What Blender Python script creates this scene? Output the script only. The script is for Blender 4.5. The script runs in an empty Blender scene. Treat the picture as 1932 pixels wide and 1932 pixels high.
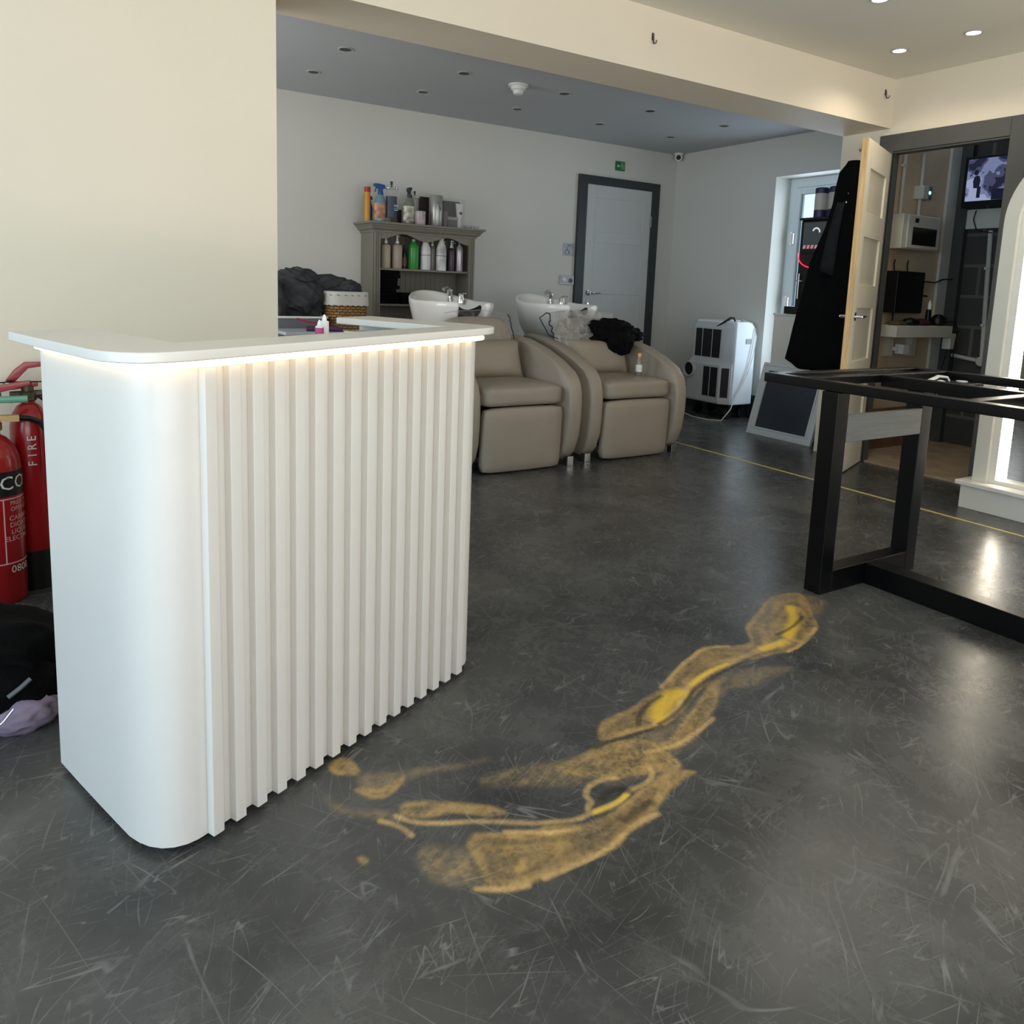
import bpy, bmesh, math, random
import numpy as np
from mathutils import Vector, Matrix, noise
PI = math.pi
scene = bpy.context.scene
COL = scene.collection
random.seed(7)

# ---------------------------------------------------------------- camera
W_IMG = 1932.0
cam_d = bpy.data.cameras.new('camera')
cam = bpy.data.objects.new('camera', cam_d)
COL.objects.link(cam)
cam_d.sensor_fit = 'HORIZONTAL'
cam_d.sensor_width = 36.0
cam_d.lens = 36.0 * 1448.11 / W_IMG
cam_d.shift_x = (966 - 976.82) / W_IMG
cam_d.shift_y = (750.06 - 966) / W_IMG
cam_d.clip_start = 0.02
def cam_axes(yaw, pitch, roll):
    fwd = Vector((math.sin(yaw) * math.cos(pitch), math.cos(yaw) * math.cos(pitch), -math.sin(pitch)))
    right = Vector((math.cos(yaw), -math.sin(yaw), 0))
    up = right.cross(fwd)
    r2 = math.cos(roll) * right + math.sin(roll) * up
    u2 = -math.sin(roll) * right + math.cos(roll) * up
    return r2, u2, fwd
_r, _u, _f = cam_axes(0.56194, 0.14341, 0.03838)
cam.matrix_world = Matrix(((_r.x, _u.x, -_f.x, -4.63194), (_r.y, _u.y, -_f.y, -3.05741),
                           (_r.z, _u.z, -_f.z, 1.07069), (0, 0, 0, 1)))
scene.camera = cam

# ---------------------------------------------------------------- world, daylight, exposure
world = bpy.data.worlds.new('sky')
scene.world = world
world.use_nodes = True
world.node_tree.nodes['Background'].inputs[0].default_value = (0.62, 0.78, 1.0, 1)
world.node_tree.nodes['Background'].inputs[1].default_value = 1.6

def area(name, loc, target, sx, sy, power, color, spread=PI):
    l = bpy.data.lights.new(name, 'AREA')
    l.shape = 'RECTANGLE'; l.size = sx; l.size_y = sy
    l.energy = power; l.color = color; l.spread = spread
    o = bpy.data.objects.new(name, l); COL.objects.link(o)
    o.location = loc
    o.rotation_euler = (Vector(target) - Vector(loc)).to_track_quat('-Z', 'Y').to_euler()
    return o
# daylight coming in through the shop front (behind the camera) and the window in the left wall
area('shopfront_daylight', (-3.6, -4.85, 1.35), (-3.6, 0, 1.2), 6.4, 2.0, 49, (1.0, 0.94, 0.84))
# added low lamp, aimed upwards to brighten the ceilings
area('ceiling_fill', (-3.6, -4.8, 0.45), (-3.2, -2.9, 2.5), 6.0, 0.5, 46, (1.0, 0.93, 0.82), 2.0)
area('side_window_daylight', (-7.85, -3.0, 1.35), (0, -2.8, 1.1), 3.0, 1.9, 94, (0.50, 0.76, 1.0))
area('rear_left_fill', (-5.15, 1.4, 1.45), (0, 1.6, 1.3), 1.6, 1.3, 33, (0.92, 0.95, 1.0))  # added fill that lifts the rear room; no window in that wall
area('exit_door_daylight', (0.875, 1.12, 1.2), (-3, 1.12, 1.2), 0.5, 1.6, 10, (0.70, 0.85, 1.0))

scene.view_settings.view_transform = 'Standard'
scene.view_settings.look = 'None'
scene.view_settings.exposure = 0.0
scene.view_settings.gamma = 1.0
scene.view_settings.use_curve_mapping = False
try:
    scene.cycles.use_denoising = True
    scene.cycles.max_bounces = 8
    scene.cycles.diffuse_bounces = 5
    scene.cycles.glossy_bounces = 4
    scene.cycles.transmission_bounces = 6
    scene.cycles.transparent_max_bounces = 8
    scene.cycles.caustics_reflective = False
    scene.cycles.caustics_refractive = False
    scene.cycles.sample_clamp_indirect = 6.0
except Exception:
    pass

# ---------------------------------------------------------------- materials
def lin(h):
    h = h.lstrip('#')
    out = []
    for i in (0, 2, 4):
        c = int(h[i:i + 2], 16) / 255
        out.append(c / 12.92 if c <= 0.04045 else ((c + 0.055) / 1.055) ** 2.4)
    return (out[0], out[1], out[2], 1)
MATS = {}
def mat(name, hexc, rough=0.6, metal=0.0, var=0.06, scale=8.0, bump=0.0, bscale=60.0, spec=0.5,
        trans=0.0, alpha=1.0, emit=None, estr=0.0, coat=0.0, stretch=None, ior=1.45):
    if name in MATS: return MATS[name]
    m = bpy.data.materials.new(name); m.use_nodes = True
    nt = m.node_tree; N = nt.nodes; L = nt.links
    b = N['Principled BSDF']
    c = lin(hexc)
    tc = N.new('ShaderNodeTexCoord'); mp = N.new('ShaderNodeMapping')
    L.new(tc.outputs['Object'], mp.inputs[0])
    if stretch: mp.inputs['Scale'].default_value = stretch
    nz = N.new('ShaderNodeTexNoise'); nz.inputs['Scale'].default_value = scale
    nz.inputs['Detail'].default_value = 5
    L.new(mp.outputs[0], nz.inputs['Vector'])
    rp = N.new('ShaderNodeValToRGB')
    rp.color_ramp.elements[0].position = 0.3; rp.color_ramp.elements[1].position = 0.7
    rp.color_ramp.elements[0].color = (c[0] * (1 - var), c[1] * (1 - var), c[2] * (1 - var), 1)
    rp.color_ramp.elements[1].color = (min(1, c[0] * (1 + var)), min(1, c[1] * (1 + var)), min(1, c[2] * (1 + var)), 1)
    L.new(nz.outputs[0], rp.inputs[0]); L.new(rp.outputs[0], b.inputs['Base Color'])
    b.inputs['Roughness'].default_value = rough
    b.inputs['Metallic'].default_value = metal
    b.inputs['Specular IOR Level'].default_value = spec
    b.inputs['IOR'].default_value = ior
    if trans: b.inputs['Transmission Weight'].default_value = trans
    if alpha < 1: b.inputs['Alpha'].default_value = alpha
    if coat: b.inputs['Coat Weight'].default_value = coat; b.inputs['Coat Roughness'].default_value = 0.08
    if emit:
        b.inputs['Emission Color'].default_value = lin(emit); b.inputs['Emission Strength'].default_value = estr
    if bump:
        nb = N.new('ShaderNodeTexNoise'); nb.inputs['Scale'].default_value = bscale; nb.inputs['Detail'].default_value = 4
        L.new(mp.outputs[0], nb.inputs['Vector'])
        bp = N.new('ShaderNodeBump'); bp.inputs['Strength'].default_value = bump; bp.inputs['Distance'].default_value = 0.01
        L.new(nb.outputs[0], bp.inputs['Height']); L.new(bp.outputs[0], b.inputs['Normal'])
    MATS[name] = m
    return m
CREAM = mat('cream_wall_paint', 'E6D8C0', 0.55, var=0.015, scale=2, bump=0.05, bscale=180)
WHITE_WALL = mat('white_wall_paint', 'CFCEC6', 0.6, var=0.02, scale=1.5, bump=0.05, bscale=180)
CEIL = mat('ceiling_paint', 'E4E0D2', 0.75, var=0.02, scale=1.2)
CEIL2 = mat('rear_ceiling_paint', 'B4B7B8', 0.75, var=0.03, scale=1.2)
GREY_TRIM = mat('dark_grey_trim_paint', '2E3535', 0.45, var=0.06)
GREY_TRIM2 = mat('warm_grey_trim_paint', '4A4A45', 0.5, var=0.06)
DESK = mat('white_desk_lacquer', 'DBD7CF', 0.42, var=0.01, coat=0.15)
WHITE = mat('white_plastic', 'E4E4E0', 0.4, var=0.02)
OFFWHITE = mat('offwhite_board', 'D8D4C8', 0.55, var=0.03)
WHITE_GLOSS = mat('white_upvc', 'DDE6EA', 0.3, var=0.02)
BLACK = mat('black_plastic', '08080A', 0.45, var=0.15)
BLACK_STEEL = mat('black_painted_steel', '060607', 0.3, spec=.35, var=0.2, scale=20, bump=0.04, bscale=90)
CHROME = mat('chrome', 'D8D8D8', 0.12, 1.0, var=0.03)
SILVER = mat('brushed_silver', 'BFC0BE', 0.3, 1.0, var=0.05)
TAUPE = mat('taupe_leather', '958A7B', 0.46, var=0.05, scale=5, bump=0.12, bscale=420)
TAUPE_D = mat('taupe_piping', '5E5347', 0.55, var=0.05)
CERAMIC = mat('white_ceramic', 'E8E6E0', 0.12, var=0.01, coat=0.3)
RED = mat('red_enamel', '8E1217', 0.28, var=0.05, coat=0.3)
CAB = mat('grey_green_cabinet_paint', '7B786B', 0.55, var=0.05, scale=4, bump=0.05, bscale=60)
BLACK_CLOTH = mat('black_cloth', '060607', 0.9, var=0.3, scale=12, bump=0.3, bscale=90, spec=0.15)
GREY_CLOTH = mat('charcoal_towel', '45474A', 0.95, var=0.25, scale=14, bump=0.5, bscale=240, spec=0.1)
DOOR_PAINT = mat('cream_door_paint', 'E8DEC6', 0.5, var=0.03, scale=3)
DOOR_GREY = mat('pale_grey_door_paint', 'BFC1BE', 0.5, var=0.02)
GLASSY = mat('clear_glass', 'F4FAFA', 0.03, trans=1.0, var=0.0)
# ---------------------------------------------------------------- mesh helpers
MW = {}
class MB:
    def __init__(s): s.v = []; s.f = []
    def add(s, vs, fs):
        n = len(s.v); s.v += [tuple(p) for p in vs]; s.f += [tuple(i + n for i in f) for f in fs]; return s
    def box(s, x0, x1, y0, y1, z0, z1, m=None):
        vs = [Vector((x, y, z)) for z in (z0, z1) for y in (y0, y1) for x in (x0, x1)]
        if m is not None: vs = [m @ v for v in vs]
        return s.add(vs, [(0, 2, 3, 1), (4, 5, 7, 6), (0, 1, 5, 4), (2, 6, 7, 3), (0, 4, 6, 2), (1, 3, 7, 5)])
    def prism(s, pts, h0, h1, plane='xy', m=None):
        n = len(pts)
        def P(a, b, h):
            return {'xy': (a, b, h), 'xz': (a, h, b), 'yz': (h, a, b)}[plane]
        vs = [Vector(P(a, b, h0)) for a, b in pts] + [Vector(P(a, b, h1)) for a, b in pts]
        if m is not None: vs = [m @ v for v in vs]
        fs = [tuple(range(n)), tuple(range(2 * n - 1, n - 1, -1))]
        fs += [(i, (i + 1) % n, n + (i + 1) % n, n + i) for i in range(n)]
        return s.add(vs, fs)
    def loft(s, rings, cap=True, closed=True):
        n = len(rings[0]); base = len(s.v)
        for r in rings: s.v += [tuple(p) for p in r]
        for k in range(len(rings) - 1):
            for i in range(n if closed else n - 1):
                j = (i + 1) % n
                s.f.append((base + k * n + i, base + k * n + j, base + (k + 1) * n + j, base + (k + 1) * n + i))
        if cap:
            s.f.append(tuple(base + i for i in range(n - 1, -1, -1)))
            s.f.append(tuple(base + (len(rings) - 1) * n + i for i in range(n)))
        return s
    def lathe(s, prof, seg=24, m=None, cx=0, cy=0):
        m = m or Matrix.Identity(4)
        rings = [[m @ Vector((cx + r * math.cos(2 * PI * i / seg), cy + r * math.sin(2 * PI * i / seg), z)) for i in range(seg)] for r, z in prof]
        return s.loft(rings, cap=False)
    def tube(s, path, r, seg=8, closed=False):
        P = [Vector(p) for p in path]; n = len(P); rings = []
        rad = r if hasattr(r, '__len__') else [r] * n
        up = None
        for i in range(n):
            if closed: t = P[(i + 1) % n] - P[i - 1]
            else: t = P[min(i + 1, n - 1)] - P[max(i - 1, 0)]
            if t.length < 1e-9: t = Vector((0, 0, 1))
            t.normalize()
            if up is None:
                up = Vector((0, 0, 1)) if abs(t.z) < 0.9 else Vector((1, 0, 0))
            up = (up - t * up.dot(t))
            if up.length < 1e-6: up = t.orthogonal()
            up.normalize(); sd = t.cross(up)
            rings.append([P[i] + rad[i] * (math.cos(2 * PI * k / seg) * sd + math.sin(2 * PI * k / seg) * up) for k in range(seg)])
        if closed: rings.append(rings[0]); return s.loft(rings, cap=False)
        return s.loft(rings)
    def build(s, name, m, parent=None, bevel=0.0, seg=2, smooth=False, local=False, sub=0, angle=35, kind=None):
        me = bpy.data.meshes.new(name)
        vs = s.v
        if parent is not None and not local:
            inv = MW[parent.name].inverted(); vs = [inv @ Vector(p) for p in vs]
        me.from_pydata([tuple(p) for p in vs], [], s.f)
        bm = bmesh.new(); bm.from_mesh(me)
        bmesh.ops.recalc_face_normals(bm, faces=bm.faces)
        if smooth and not bevel and not sub:
            for e in bm.edges:
                if len(e.link_faces) == 2 and e.calc_face_angle(0) > math.radians(angle): e.smooth = False
        for f in bm.faces: f.smooth = bool(smooth or bevel or sub)
        bm.to_mesh(me); bm.free()
        me.materials.append(m)
        o = bpy.data.objects.new(name, me); COL.objects.link(o)
        if parent is not None:
            o.parent = parent; MW[o.name] = MW[parent.name]
        else: MW[o.name] = Matrix.Identity(4)
        if bevel:
            b = o.modifiers.new('bevel', 'BEVEL'); b.width = bevel; b.segments = seg; b.limit_method = 'ANGLE'; b.angle_limit = math.radians(30)
            w = o.modifiers.new('wn', 'WEIGHTED_NORMAL'); w.keep_sharp = True
        if sub:
            u = o.modifiers.new('sub', 'SUBSURF'); u.levels = sub; u.render_levels = sub
        if kind: o['kind'] = kind
        return o
def thing(name, label, cat, loc=(0, 0, 0), rotz=0.0, group=None):
    o = bpy.data.objects.new(name, None); COL.objects.link(o)
    o.empty_display_size = 0.05
    o.location = loc; o.rotation_euler = (0, 0, rotz)
    MW[o.name] = Matrix.Translation(Vector(loc)) @ Matrix.Rotation(rotz, 4, 'Z')
    return tag(o, label, cat, group)
def tag(o, label, cat, group=None, kind=None):
    o['label'] = label; o['category'] = cat
    if group: o['group'] = group
    if kind: o['kind'] = kind
    return o
def move(o, loc, rotz=0.0):
    o.location = loc; o.rotation_euler = (0, 0, rotz)
def copy_tree(o, parent=None):
    c = o.copy(); COL.objects.link(c)
    if parent is not None: c.parent = parent
    MW[c.name] = MW[o.name].copy()
    for ch in list(o.children): copy_tree(ch, c)
    return c
def box(name, m, x0, x1, y0, y1, z0, z1, parent=None, bevel=0.0, **k):
    return MB().box(x0, x1, y0, y1, z0, z1).build(name, m, parent, bevel=bevel, **k)
def T(x, y, z, rz=0, rx=0, ry=0):
    return Matrix.Translation((x, y, z)) @ Matrix.Rotation(rz, 4, 'Z') @ Matrix.Rotation(ry, 4, 'Y') @ Matrix.Rotation(rx, 4, 'X')
def text(name, s, size, m, parent, M, bend=None, depth=0.0008, align='CENTER'):
    """flat lettering in the local xy plane (facing +z) placed by matrix M; bend=(radius) wraps it round a vertical cylinder"""
    cu = bpy.data.curves.new(name, 'FONT'); cu.body = s; cu.size = size; cu.align_x = align; cu.align_y = 'CENTER'
    cu.extrude = 0.0 if bend else depth; cu.resolution_u = 2
    to = bpy.data.objects.new('tmp', cu); COL.objects.link(to)
    me = to.to_mesh()
    vs = [v.co.copy() for v in me.vertices]; fs = [tuple(p.vertices) for p in me.polygons]
    to.to_mesh_clear(); bpy.data.objects.remove(to); bpy.data.curves.remove(cu)
    mb = MB()
    if bend:
        vs = [Vector((bend * math.sin(v.x / bend), -bend * math.cos(v.x / bend), v.y)) for v in vs]
    mb.add([M @ v for v in vs], fs)
    return mb.build(name, m, parent)
def lump(c, r, seed, amp=0.12, freq=3.0, sub=4, ridged=True, flat=None, fine=0.35, fold=0.0, fdir=(.3, .2, 1)):
    """crumpled cloth bundle: a closed folded surface"""
    bm = bmesh.new(); bmesh.ops.create_icosphere(bm, subdivisions=sub, radius=1)
    off = Vector((seed * 3.1, seed * 1.7, seed * 0.9))
    for v in bm.verts:
        p = v.co.copy(); q = p * freq + off
        n = noise.noise(q)
        n = (1 - 2 * abs(n)) if ridged else n
        n2 = noise.noise(q * 2.7 + Vector((5, 1, 2)))
        d = 1 + amp * n + amp * fine * n2
        if fold:
            ph = p.dot(Vector(fdir)) * 9 + 3.2 * noise.noise(p * 1.6 + off)
            d += fold * (1 - abs(math.sin(ph)) * 1.6)
        v.co = Vector((p.x * r[0] * d, p.y * r[1] * d, p.z * r[2] * d)) + Vector(c)
        if flat is not None and v.co.z < flat: v.co.z = flat + 0.004 * noise.noise(q * 2)
    mb = MB(); mb.add([v.co for v in bm.verts], [[v.index for v in f.verts] for f in bm.faces]); bm.free()
    return mb
def arc(cx, cy, r, a0, a1, n=8, ry=None):
    ry = ry or r
    return [(cx + r * math.cos(math.radians(a0 + (a1 - a0) * i / n)), cy + ry * math.sin(math.radians(a0 + (a1 - a0) * i / n))) for i in range(n + 1)]
SWIRL = {'tan':[[(-2.297,-1.35),(-2.337,-1.324),(-2.399,-1.323),(-2.48,-1.346),(-2.554,-1.377),(-2.639,-1.426),(-2.71,-1.452),(-2.752,-1.501),(-2.783,-1.538),(-2.825,-1.542),(-2.873,-1.528),(-2.907,-1.5),(-2.942,-1.492),(-2.997,-1.517),(-3.06,-1.544),(-3.114,-1.565),(-3.166,-1.584),(-3.214,-1.613),(-3.261,-1.63),(-3.321,-1.64),(-3.362,-1.653),(-3.419,-1.663),(-3.471,-1.683),(-3.509,-1.713),(-3.534,-1.74),(-3.505,-1.752),(-3.447,-1.753),(-3.397,-1.749),(-3.358,-1.759),(-3.302,-1.752),(-3.241,-1.731),(-3.177,-1.692),(-3.116,-1.664),(-3.041,-1.641),(-2.957,-1.628),(-2.867,-1.626),(-2.766,-1.627),(-2.688,-1.64),(-2.615,-1.618),(-2.537,-1.589),(-2.463,-1.542),(-2.38,-1.452)],[(-3.051,-1.672),(-3.095,-1.693),(-3.134,-1.74),(-3.194,-1.787),(-3.266,-1.823),(-3.342,-1.844),(-3.402,-1.848),(-3.423,-1.821),(-3.358,-1.801),(-3.28,-1.771),(-3.231,-1.752),(-3.165,-1.707),(-3.124,-1.678),(-3.073,-1.66)],[(-3.951,-1.867),(-3.927,-1.871),(-3.877,-1.899),(-3.845,-1.913),(-3.807,-1.919),(-3.765,-1.94),(-3.734,-1.948),(-3.696,-1.947),(-3.652,-1.94),(-3.602,-1.937),(-3.549,-1.922),(-3.498,-1.904),(-3.449,-1.898),(-3.425,-1.92),(-3.403,-1.939),(-3.441,-1.941),(-3.489,-1.95),(-3.529,-1.966),(-3.56,-1.981),(-3.601,-2.004),(-3.635,-2.012),(-3.67,-2.008),(-3.689,-2.027),(-3.73,-2.036),(-3.769,-2.04),(-3.819,-2.035),(-3.858,-2.032),(-3.892,-2.025),(-3.928,-2.023),(-3.971,-2.012),(-4.006,-1.991),(-3.982,-1.99),(-3.974,-1.971),(-3.973,-1.93),(-3.976,-1.89)],[(-4.041,-1.726),(-4.023,-1.715),(-3.997,-1.721),(-3.959,-1.755),(-3.909,-1.788),(-3.865,-1.821),(-3.855,-1.843),(-3.865,-1.851),(-3.905,-1.831),(-3.942,-1.8),(-3.962,-1.787),(-3.988,-1.787),(-4.027,-1.759),(-4.042,-1.743)],[(-4.134,-1.523),(-4.11,-1.498),(-4.089,-1.497),(-4.075,-1.535),(-4.067,-1.569),(-4.077,-1.585),(-4.101,-1.571),(-4.122,-1.556)],[(-4.1,-1.622),(-4.076,-1.627),(-4.052,-1.651),(-4.021,-1.64),(-3.982,-1.628),(-4.016,-1.66),(-4.052,-1.683),(-4.079,-1.676),(-4.091,-1.651)],[(-3.558,-1.747),(-3.498,-1.76),(-3.436,-1.773),(-3.409,-1.815),(-3.418,-1.875),(-3.425,-1.911),(-3.474,-1.906),(-3.516,-1.885),(-3.571,-1.87),(-3.61,-1.857),(-3.636,-1.828),(-3.675,-1.805),(-3.69,-1.769),(-3.633,-1.758)],[(-4.169,-1.812),(-4.156,-1.815),(-4.153,-1.836),(-4.16,-1.841),(-4.168,-1.825)]],'faint':[[(-3.841,-1.717),(-3.759,-1.732),(-3.675,-1.747),(-3.592,-1.77),(-3.521,-1.767),(-3.44,-1.778),(-3.402,-1.818),(-3.454,-1.855),(-3.502,-1.869),(-3.561,-1.858),(-3.621,-1.851),(-3.665,-1.845),(-3.726,-1.822),(-3.793,-1.786),(-3.858,-1.747)],[(-3.447,-1.753),(-3.362,-1.764),(-3.284,-1.754),(-3.205,-1.726),(-3.086,-1.662),(-2.977,-1.647),(-2.88,-1.669),(-2.775,-1.714),(-2.904,-1.731),(-2.999,-1.73),(-3.074,-1.704),(-3.137,-1.738),(-3.204,-1.797),(-3.274,-1.825),(-3.354,-1.847),(-3.436,-1.865),(-3.447,-1.896),(-3.533,-1.885),(-3.616,-1.885),(-3.608,-1.844),(-3.515,-1.834)],[(-4.046,-1.842),(-4.013,-1.863),(-3.986,-1.884),(-3.977,-1.902),(-3.977,-1.937),(-3.978,-1.977),(-3.993,-1.988),(-4.028,-1.965),(-4.058,-1.932),(-4.065,-1.896)],[(-2.302,-1.348),(-2.279,-1.418),(-2.283,-1.459),(-2.35,-1.495),(-2.431,-1.52),(-2.446,-1.473),(-2.411,-1.409)],[(-4.074,-1.577),(-4.026,-1.603),(-3.978,-1.618),(-3.864,-1.65),(-3.769,-1.671),(-3.869,-1.66),(-3.973,-1.638),(-4.024,-1.661),(-4.065,-1.682),(-4.084,-1.649)],[(-4.162,-1.617),(-4.142,-1.67),(-4.104,-1.701),(-4.059,-1.731),(-4.042,-1.765),(-4.081,-1.738),(-4.13,-1.704),(-4.16,-1.65)]],'gold':[([(-4.056,-1.745),(-4.034,-1.774),(-3.996,-1.804),(-3.955,-1.825),(-3.911,-1.843),(-3.871,-1.867),(-3.833,-1.894),(-3.796,-1.913),(-3.75,-1.93),(-3.712,-1.928),(-3.671,-1.925),(-3.644,-1.93),(-3.607,-1.923),(-3.58,-1.911),(-3.554,-1.914),(-3.521,-1.906),(-3.503,-1.89),(-3.5,-1.879)],0.0054),([(-3.709,-1.93),(-3.706,-1.911),(-3.681,-1.898),(-3.684,-1.879),(-3.664,-1.859),(-3.639,-1.853),(-3.615,-1.854),(-3.582,-1.864)],0.004),([(-3.886,-1.892),(-3.851,-1.912),(-3.824,-1.934),(-3.796,-1.944),(-3.758,-1.951)],0.0051),([(-2.638,-1.606),(-2.664,-1.577),(-2.731,-1.587),(-2.846,-1.596),(-2.955,-1.604),(-3.051,-1.617),(-3.14,-1.638),(-3.182,-1.664),(-3.221,-1.694),(-3.295,-1.733),(-3.362,-1.742)],0.0078),([(-2.725,-1.637),(-2.609,-1.621),(-2.509,-1.567)],0.0051),([(-3.584,-1.999),(-3.622,-1.997),(-3.671,-2.009),(-3.747,-2.031),(-3.819,-2.034),(-3.887,-2.028)],0.0034),([(-4.006,-1.991),(-3.971,-2.014),(-3.924,-2.027)],0.0018),([(-2.873,-1.528),(-2.943,-1.499),(-3.04,-1.535),(-3.168,-1.587),(-3.226,-1.615)],0.0038),([(-3.204,-1.797),(-3.281,-1.822),(-3.392,-1.837),(-3.463,-1.825)],0.0029),([(-4.09,-1.743),(-4.063,-1.77),(-4.049,-1.808)],0.0011)],'yellow':[([(-3.331,-1.717),(-3.289,-1.689),(-3.236,-1.666),(-3.204,-1.661)],0.0204),([(-2.959,-1.608),(-3.067,-1.621),(-3.14,-1.643)],0.006),([(-3.698,-1.93),(-3.635,-1.929),(-3.595,-1.919)],0.0027),([(-2.786,-1.589),(-2.681,-1.591)],0.0114),([(-2.441,-1.421),(-2.528,-1.508),(-2.642,-1.57)],0.0139)],'dark':[([(-3.401,-1.721),(-3.362,-1.682),(-3.31,-1.662),(-3.258,-1.649)],0.0056),([(-3.355,-1.746),(-3.288,-1.737),(-3.212,-1.706),(-3.159,-1.668),(-3.068,-1.645),(-2.957,-1.628),(-2.875,-1.621)],0.004),([(-3.561,-1.752),(-3.492,-1.753),(-3.42,-1.754),(-3.353,-1.754)],0.0027),([(-3.654,-1.903),(-3.621,-1.891),(-3.595,-1.899),(-3.586,-1.908)],0.0089),([(-3.654,-1.98),(-3.607,-1.971),(-3.57,-1.965)],0.0092),([(-2.466,-1.489),(-2.588,-1.539),(-2.667,-1.545)],0.0051)]}
# ---------------------------------------------------------------- floor with its marbled gold swirl
def poly_sd(P, X, Y):
    """signed distance (positive inside) of grid points to polygon P"""
    d = np.full(X.shape, 1e9); ins = np.zeros(X.shape, bool); n = len(P)
    for i in range(n):
        ax, ay = P[i]; bx, by = P[(i + 1) % n]
        ex, ey = bx - ax, by - ay
        t = np.clip(((X - ax) * ex + (Y - ay) * ey) / (ex * ex + ey * ey + 1e-12), 0, 1)
        d = np.minimum(d, np.hypot(X - ax - t * ex, Y - ay - t * ey))
        c = ((ay > Y) != (by > Y)) & (X < (bx - ax) * (Y - ay) / ((by - ay) + 1e-12) + ax)
        ins ^= c
    return np.where(ins, d, -d)
def line_d(P, X, Y):
    d = np.full(X.shape, 1e9)
    for i in range(len(P) - 1):
        ax, ay = P[i]; bx, by = P[i + 1]; ex, ey = bx - ax, by - ay
        t = np.clip(((X - ax) * ex + (Y - ay) * ey) / (ex * ex + ey * ey + 1e-12), 0, 1)
        d = np.minimum(d, np.hypot(X - ax - t * ex, Y - ay - t * ey))
    return d
def make_floor():
    gx0, gx1, gy0, gy1, st = -4.25, -2.2, -2.12, -1.26, 0.005
    nx = int(round((gx1 - gx0) / st)) + 1; ny = int(round((gy1 - gy0) / st)) + 1
    X, Y = np.meshgrid(np.linspace(gx0, gx1, nx), np.linspace(gy0, gy1, ny))
    wx = np.zeros(X.shape); wy = np.zeros(X.shape)
    for j in range(ny):
        for i in range(nx):
            p = Vector((X[j, i] * 7, Y[j, i] * 7, 0))
            a = noise.noise(p); b = noise.noise(p + Vector((7, 3, 1)))
            q = p * 3.3
            a2 = noise.noise(q); b2 = noise.noise(q + Vector((4, 9, 2)))
            wx[j, i] = a * 0.020 + a2 * 0.004; wy[j, i] = b * 0.012 + b2 * 0.0035
    Xw, Yw = X + wx, Y + wy
    def soft(d, w): return np.clip(0.5 + d / w, 0, 1)
    def smooth(P, closed=True, it=2):
        for _ in range(it):
            Q = []; n = len(P)
            for i in range(n if closed else n - 1):
                a, b = P[i], P[(i + 1) % n]
                Q += [(a[0] * .75 + b[0] * .25, a[1] * .75 + b[1] * .25), (a[0] * .25 + b[0] * .75, a[1] * .25 + b[1] * .75)]
            if not closed: Q = [P[0]] + Q + [P[-1]]
            P = Q
        return P
    tan = np.zeros(X.shape); rim = np.zeros(X.shape); band = np.ones(X.shape)
    for P in SWIRL['tan']:
        d = poly_sd(smooth(P), Xw, Yw)
        tan = np.maximum(tan, soft(d, 0.009))
        # flow bands running parallel to the edge of each pour
        bd = 0.5 + 0.5 * np.sin(d / 0.0060 + 230 * wx + 150 * wy)
        band = np.where(d > 0, np.minimum(band, np.clip(bd * 1.25, 0, 1)), band)
        rim = np.maximum(rim, np.clip(1 - np.abs(d - 0.006) / 0.012, 0, 1))
    faint = np.zeros(X.shape)
    for P in SWIRL['faint']: faint = np.maximum(faint, soft(poly_sd(smooth(P), Xw, Yw), 0.025))
    def lines(k, soften=0.5):
        o = np.zeros(X.shape)
        for P, w in SWIRL[k]:
            P = smooth(P, False)
            o = np.maximum(o, np.clip(1.45 - line_d(P, Xw * 0.5 + X * 0.5, Yw * 0.5 + Y * 0.5) / max(w * 1.25, 0.0065), 0, 1))
        return o
    gold, yel, dark = lines('gold'), lines('yellow'), lines('dark')
    rim = rim * np.clip(0.15 + 22 * np.abs(wx), 0, 1)
    gold = np.maximum(gold * np.clip(0.55 + 40 * np.abs(wy), 0, 1), rim * 0.5)
    mb = MB()
    idx = np.arange(nx * ny).reshape(ny, nx)
    mb.v = [(float(x), float(y), 0.0) for x, y in zip(X.ravel(), Y.ravel())]
    a = idx[:-1, :-1].ravel(); b = idx[:-1, 1:].ravel(); c = idx[1:, 1:].ravel(); d = idx[1:, :-1].ravel()
    mb.f = [tuple(int(k) for k in t) for t in zip(a, b, c, d)]
    fx0, fx1, fy0, fy1 = -8.0, 1.5, -5.0, 2.8
    for (x0, x1, y0, y1) in ((fx0, fx1, fy0, gy0), (fx0, fx1, gy1, fy1), (fx0, gx0, gy0, gy1), (gx1, fx1, gy0, gy1)):
        mb.add([(x0, y0, 0), (x1, y0, 0), (x1, y1, 0), (x0, y1, 0)], [(0, 1, 2, 3)])
    me = bpy.data.meshes.new('floor'); me.from_pydata(mb.v, [], mb.f)
    n = len(mb.v)
    for nm, ch in (('swirl_a', (tan, faint, gold)), ('swirl_b', (yel, dark, band))):
        at = me.attributes.new(nm, 'FLOAT_COLOR', 'POINT')
        arr = np.zeros((n, 4)); arr[:, 3] = 1
        for k in range(3): arr[:nx * ny, k] = ch[k].ravel()
        at.data.foreach_set('color', arr.ravel())
    me.materials.append(floor_mat())
    o = bpy.data.objects.new('floor', me); COL.objects.link(o); o['kind'] = 'structure'
    return o
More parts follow.
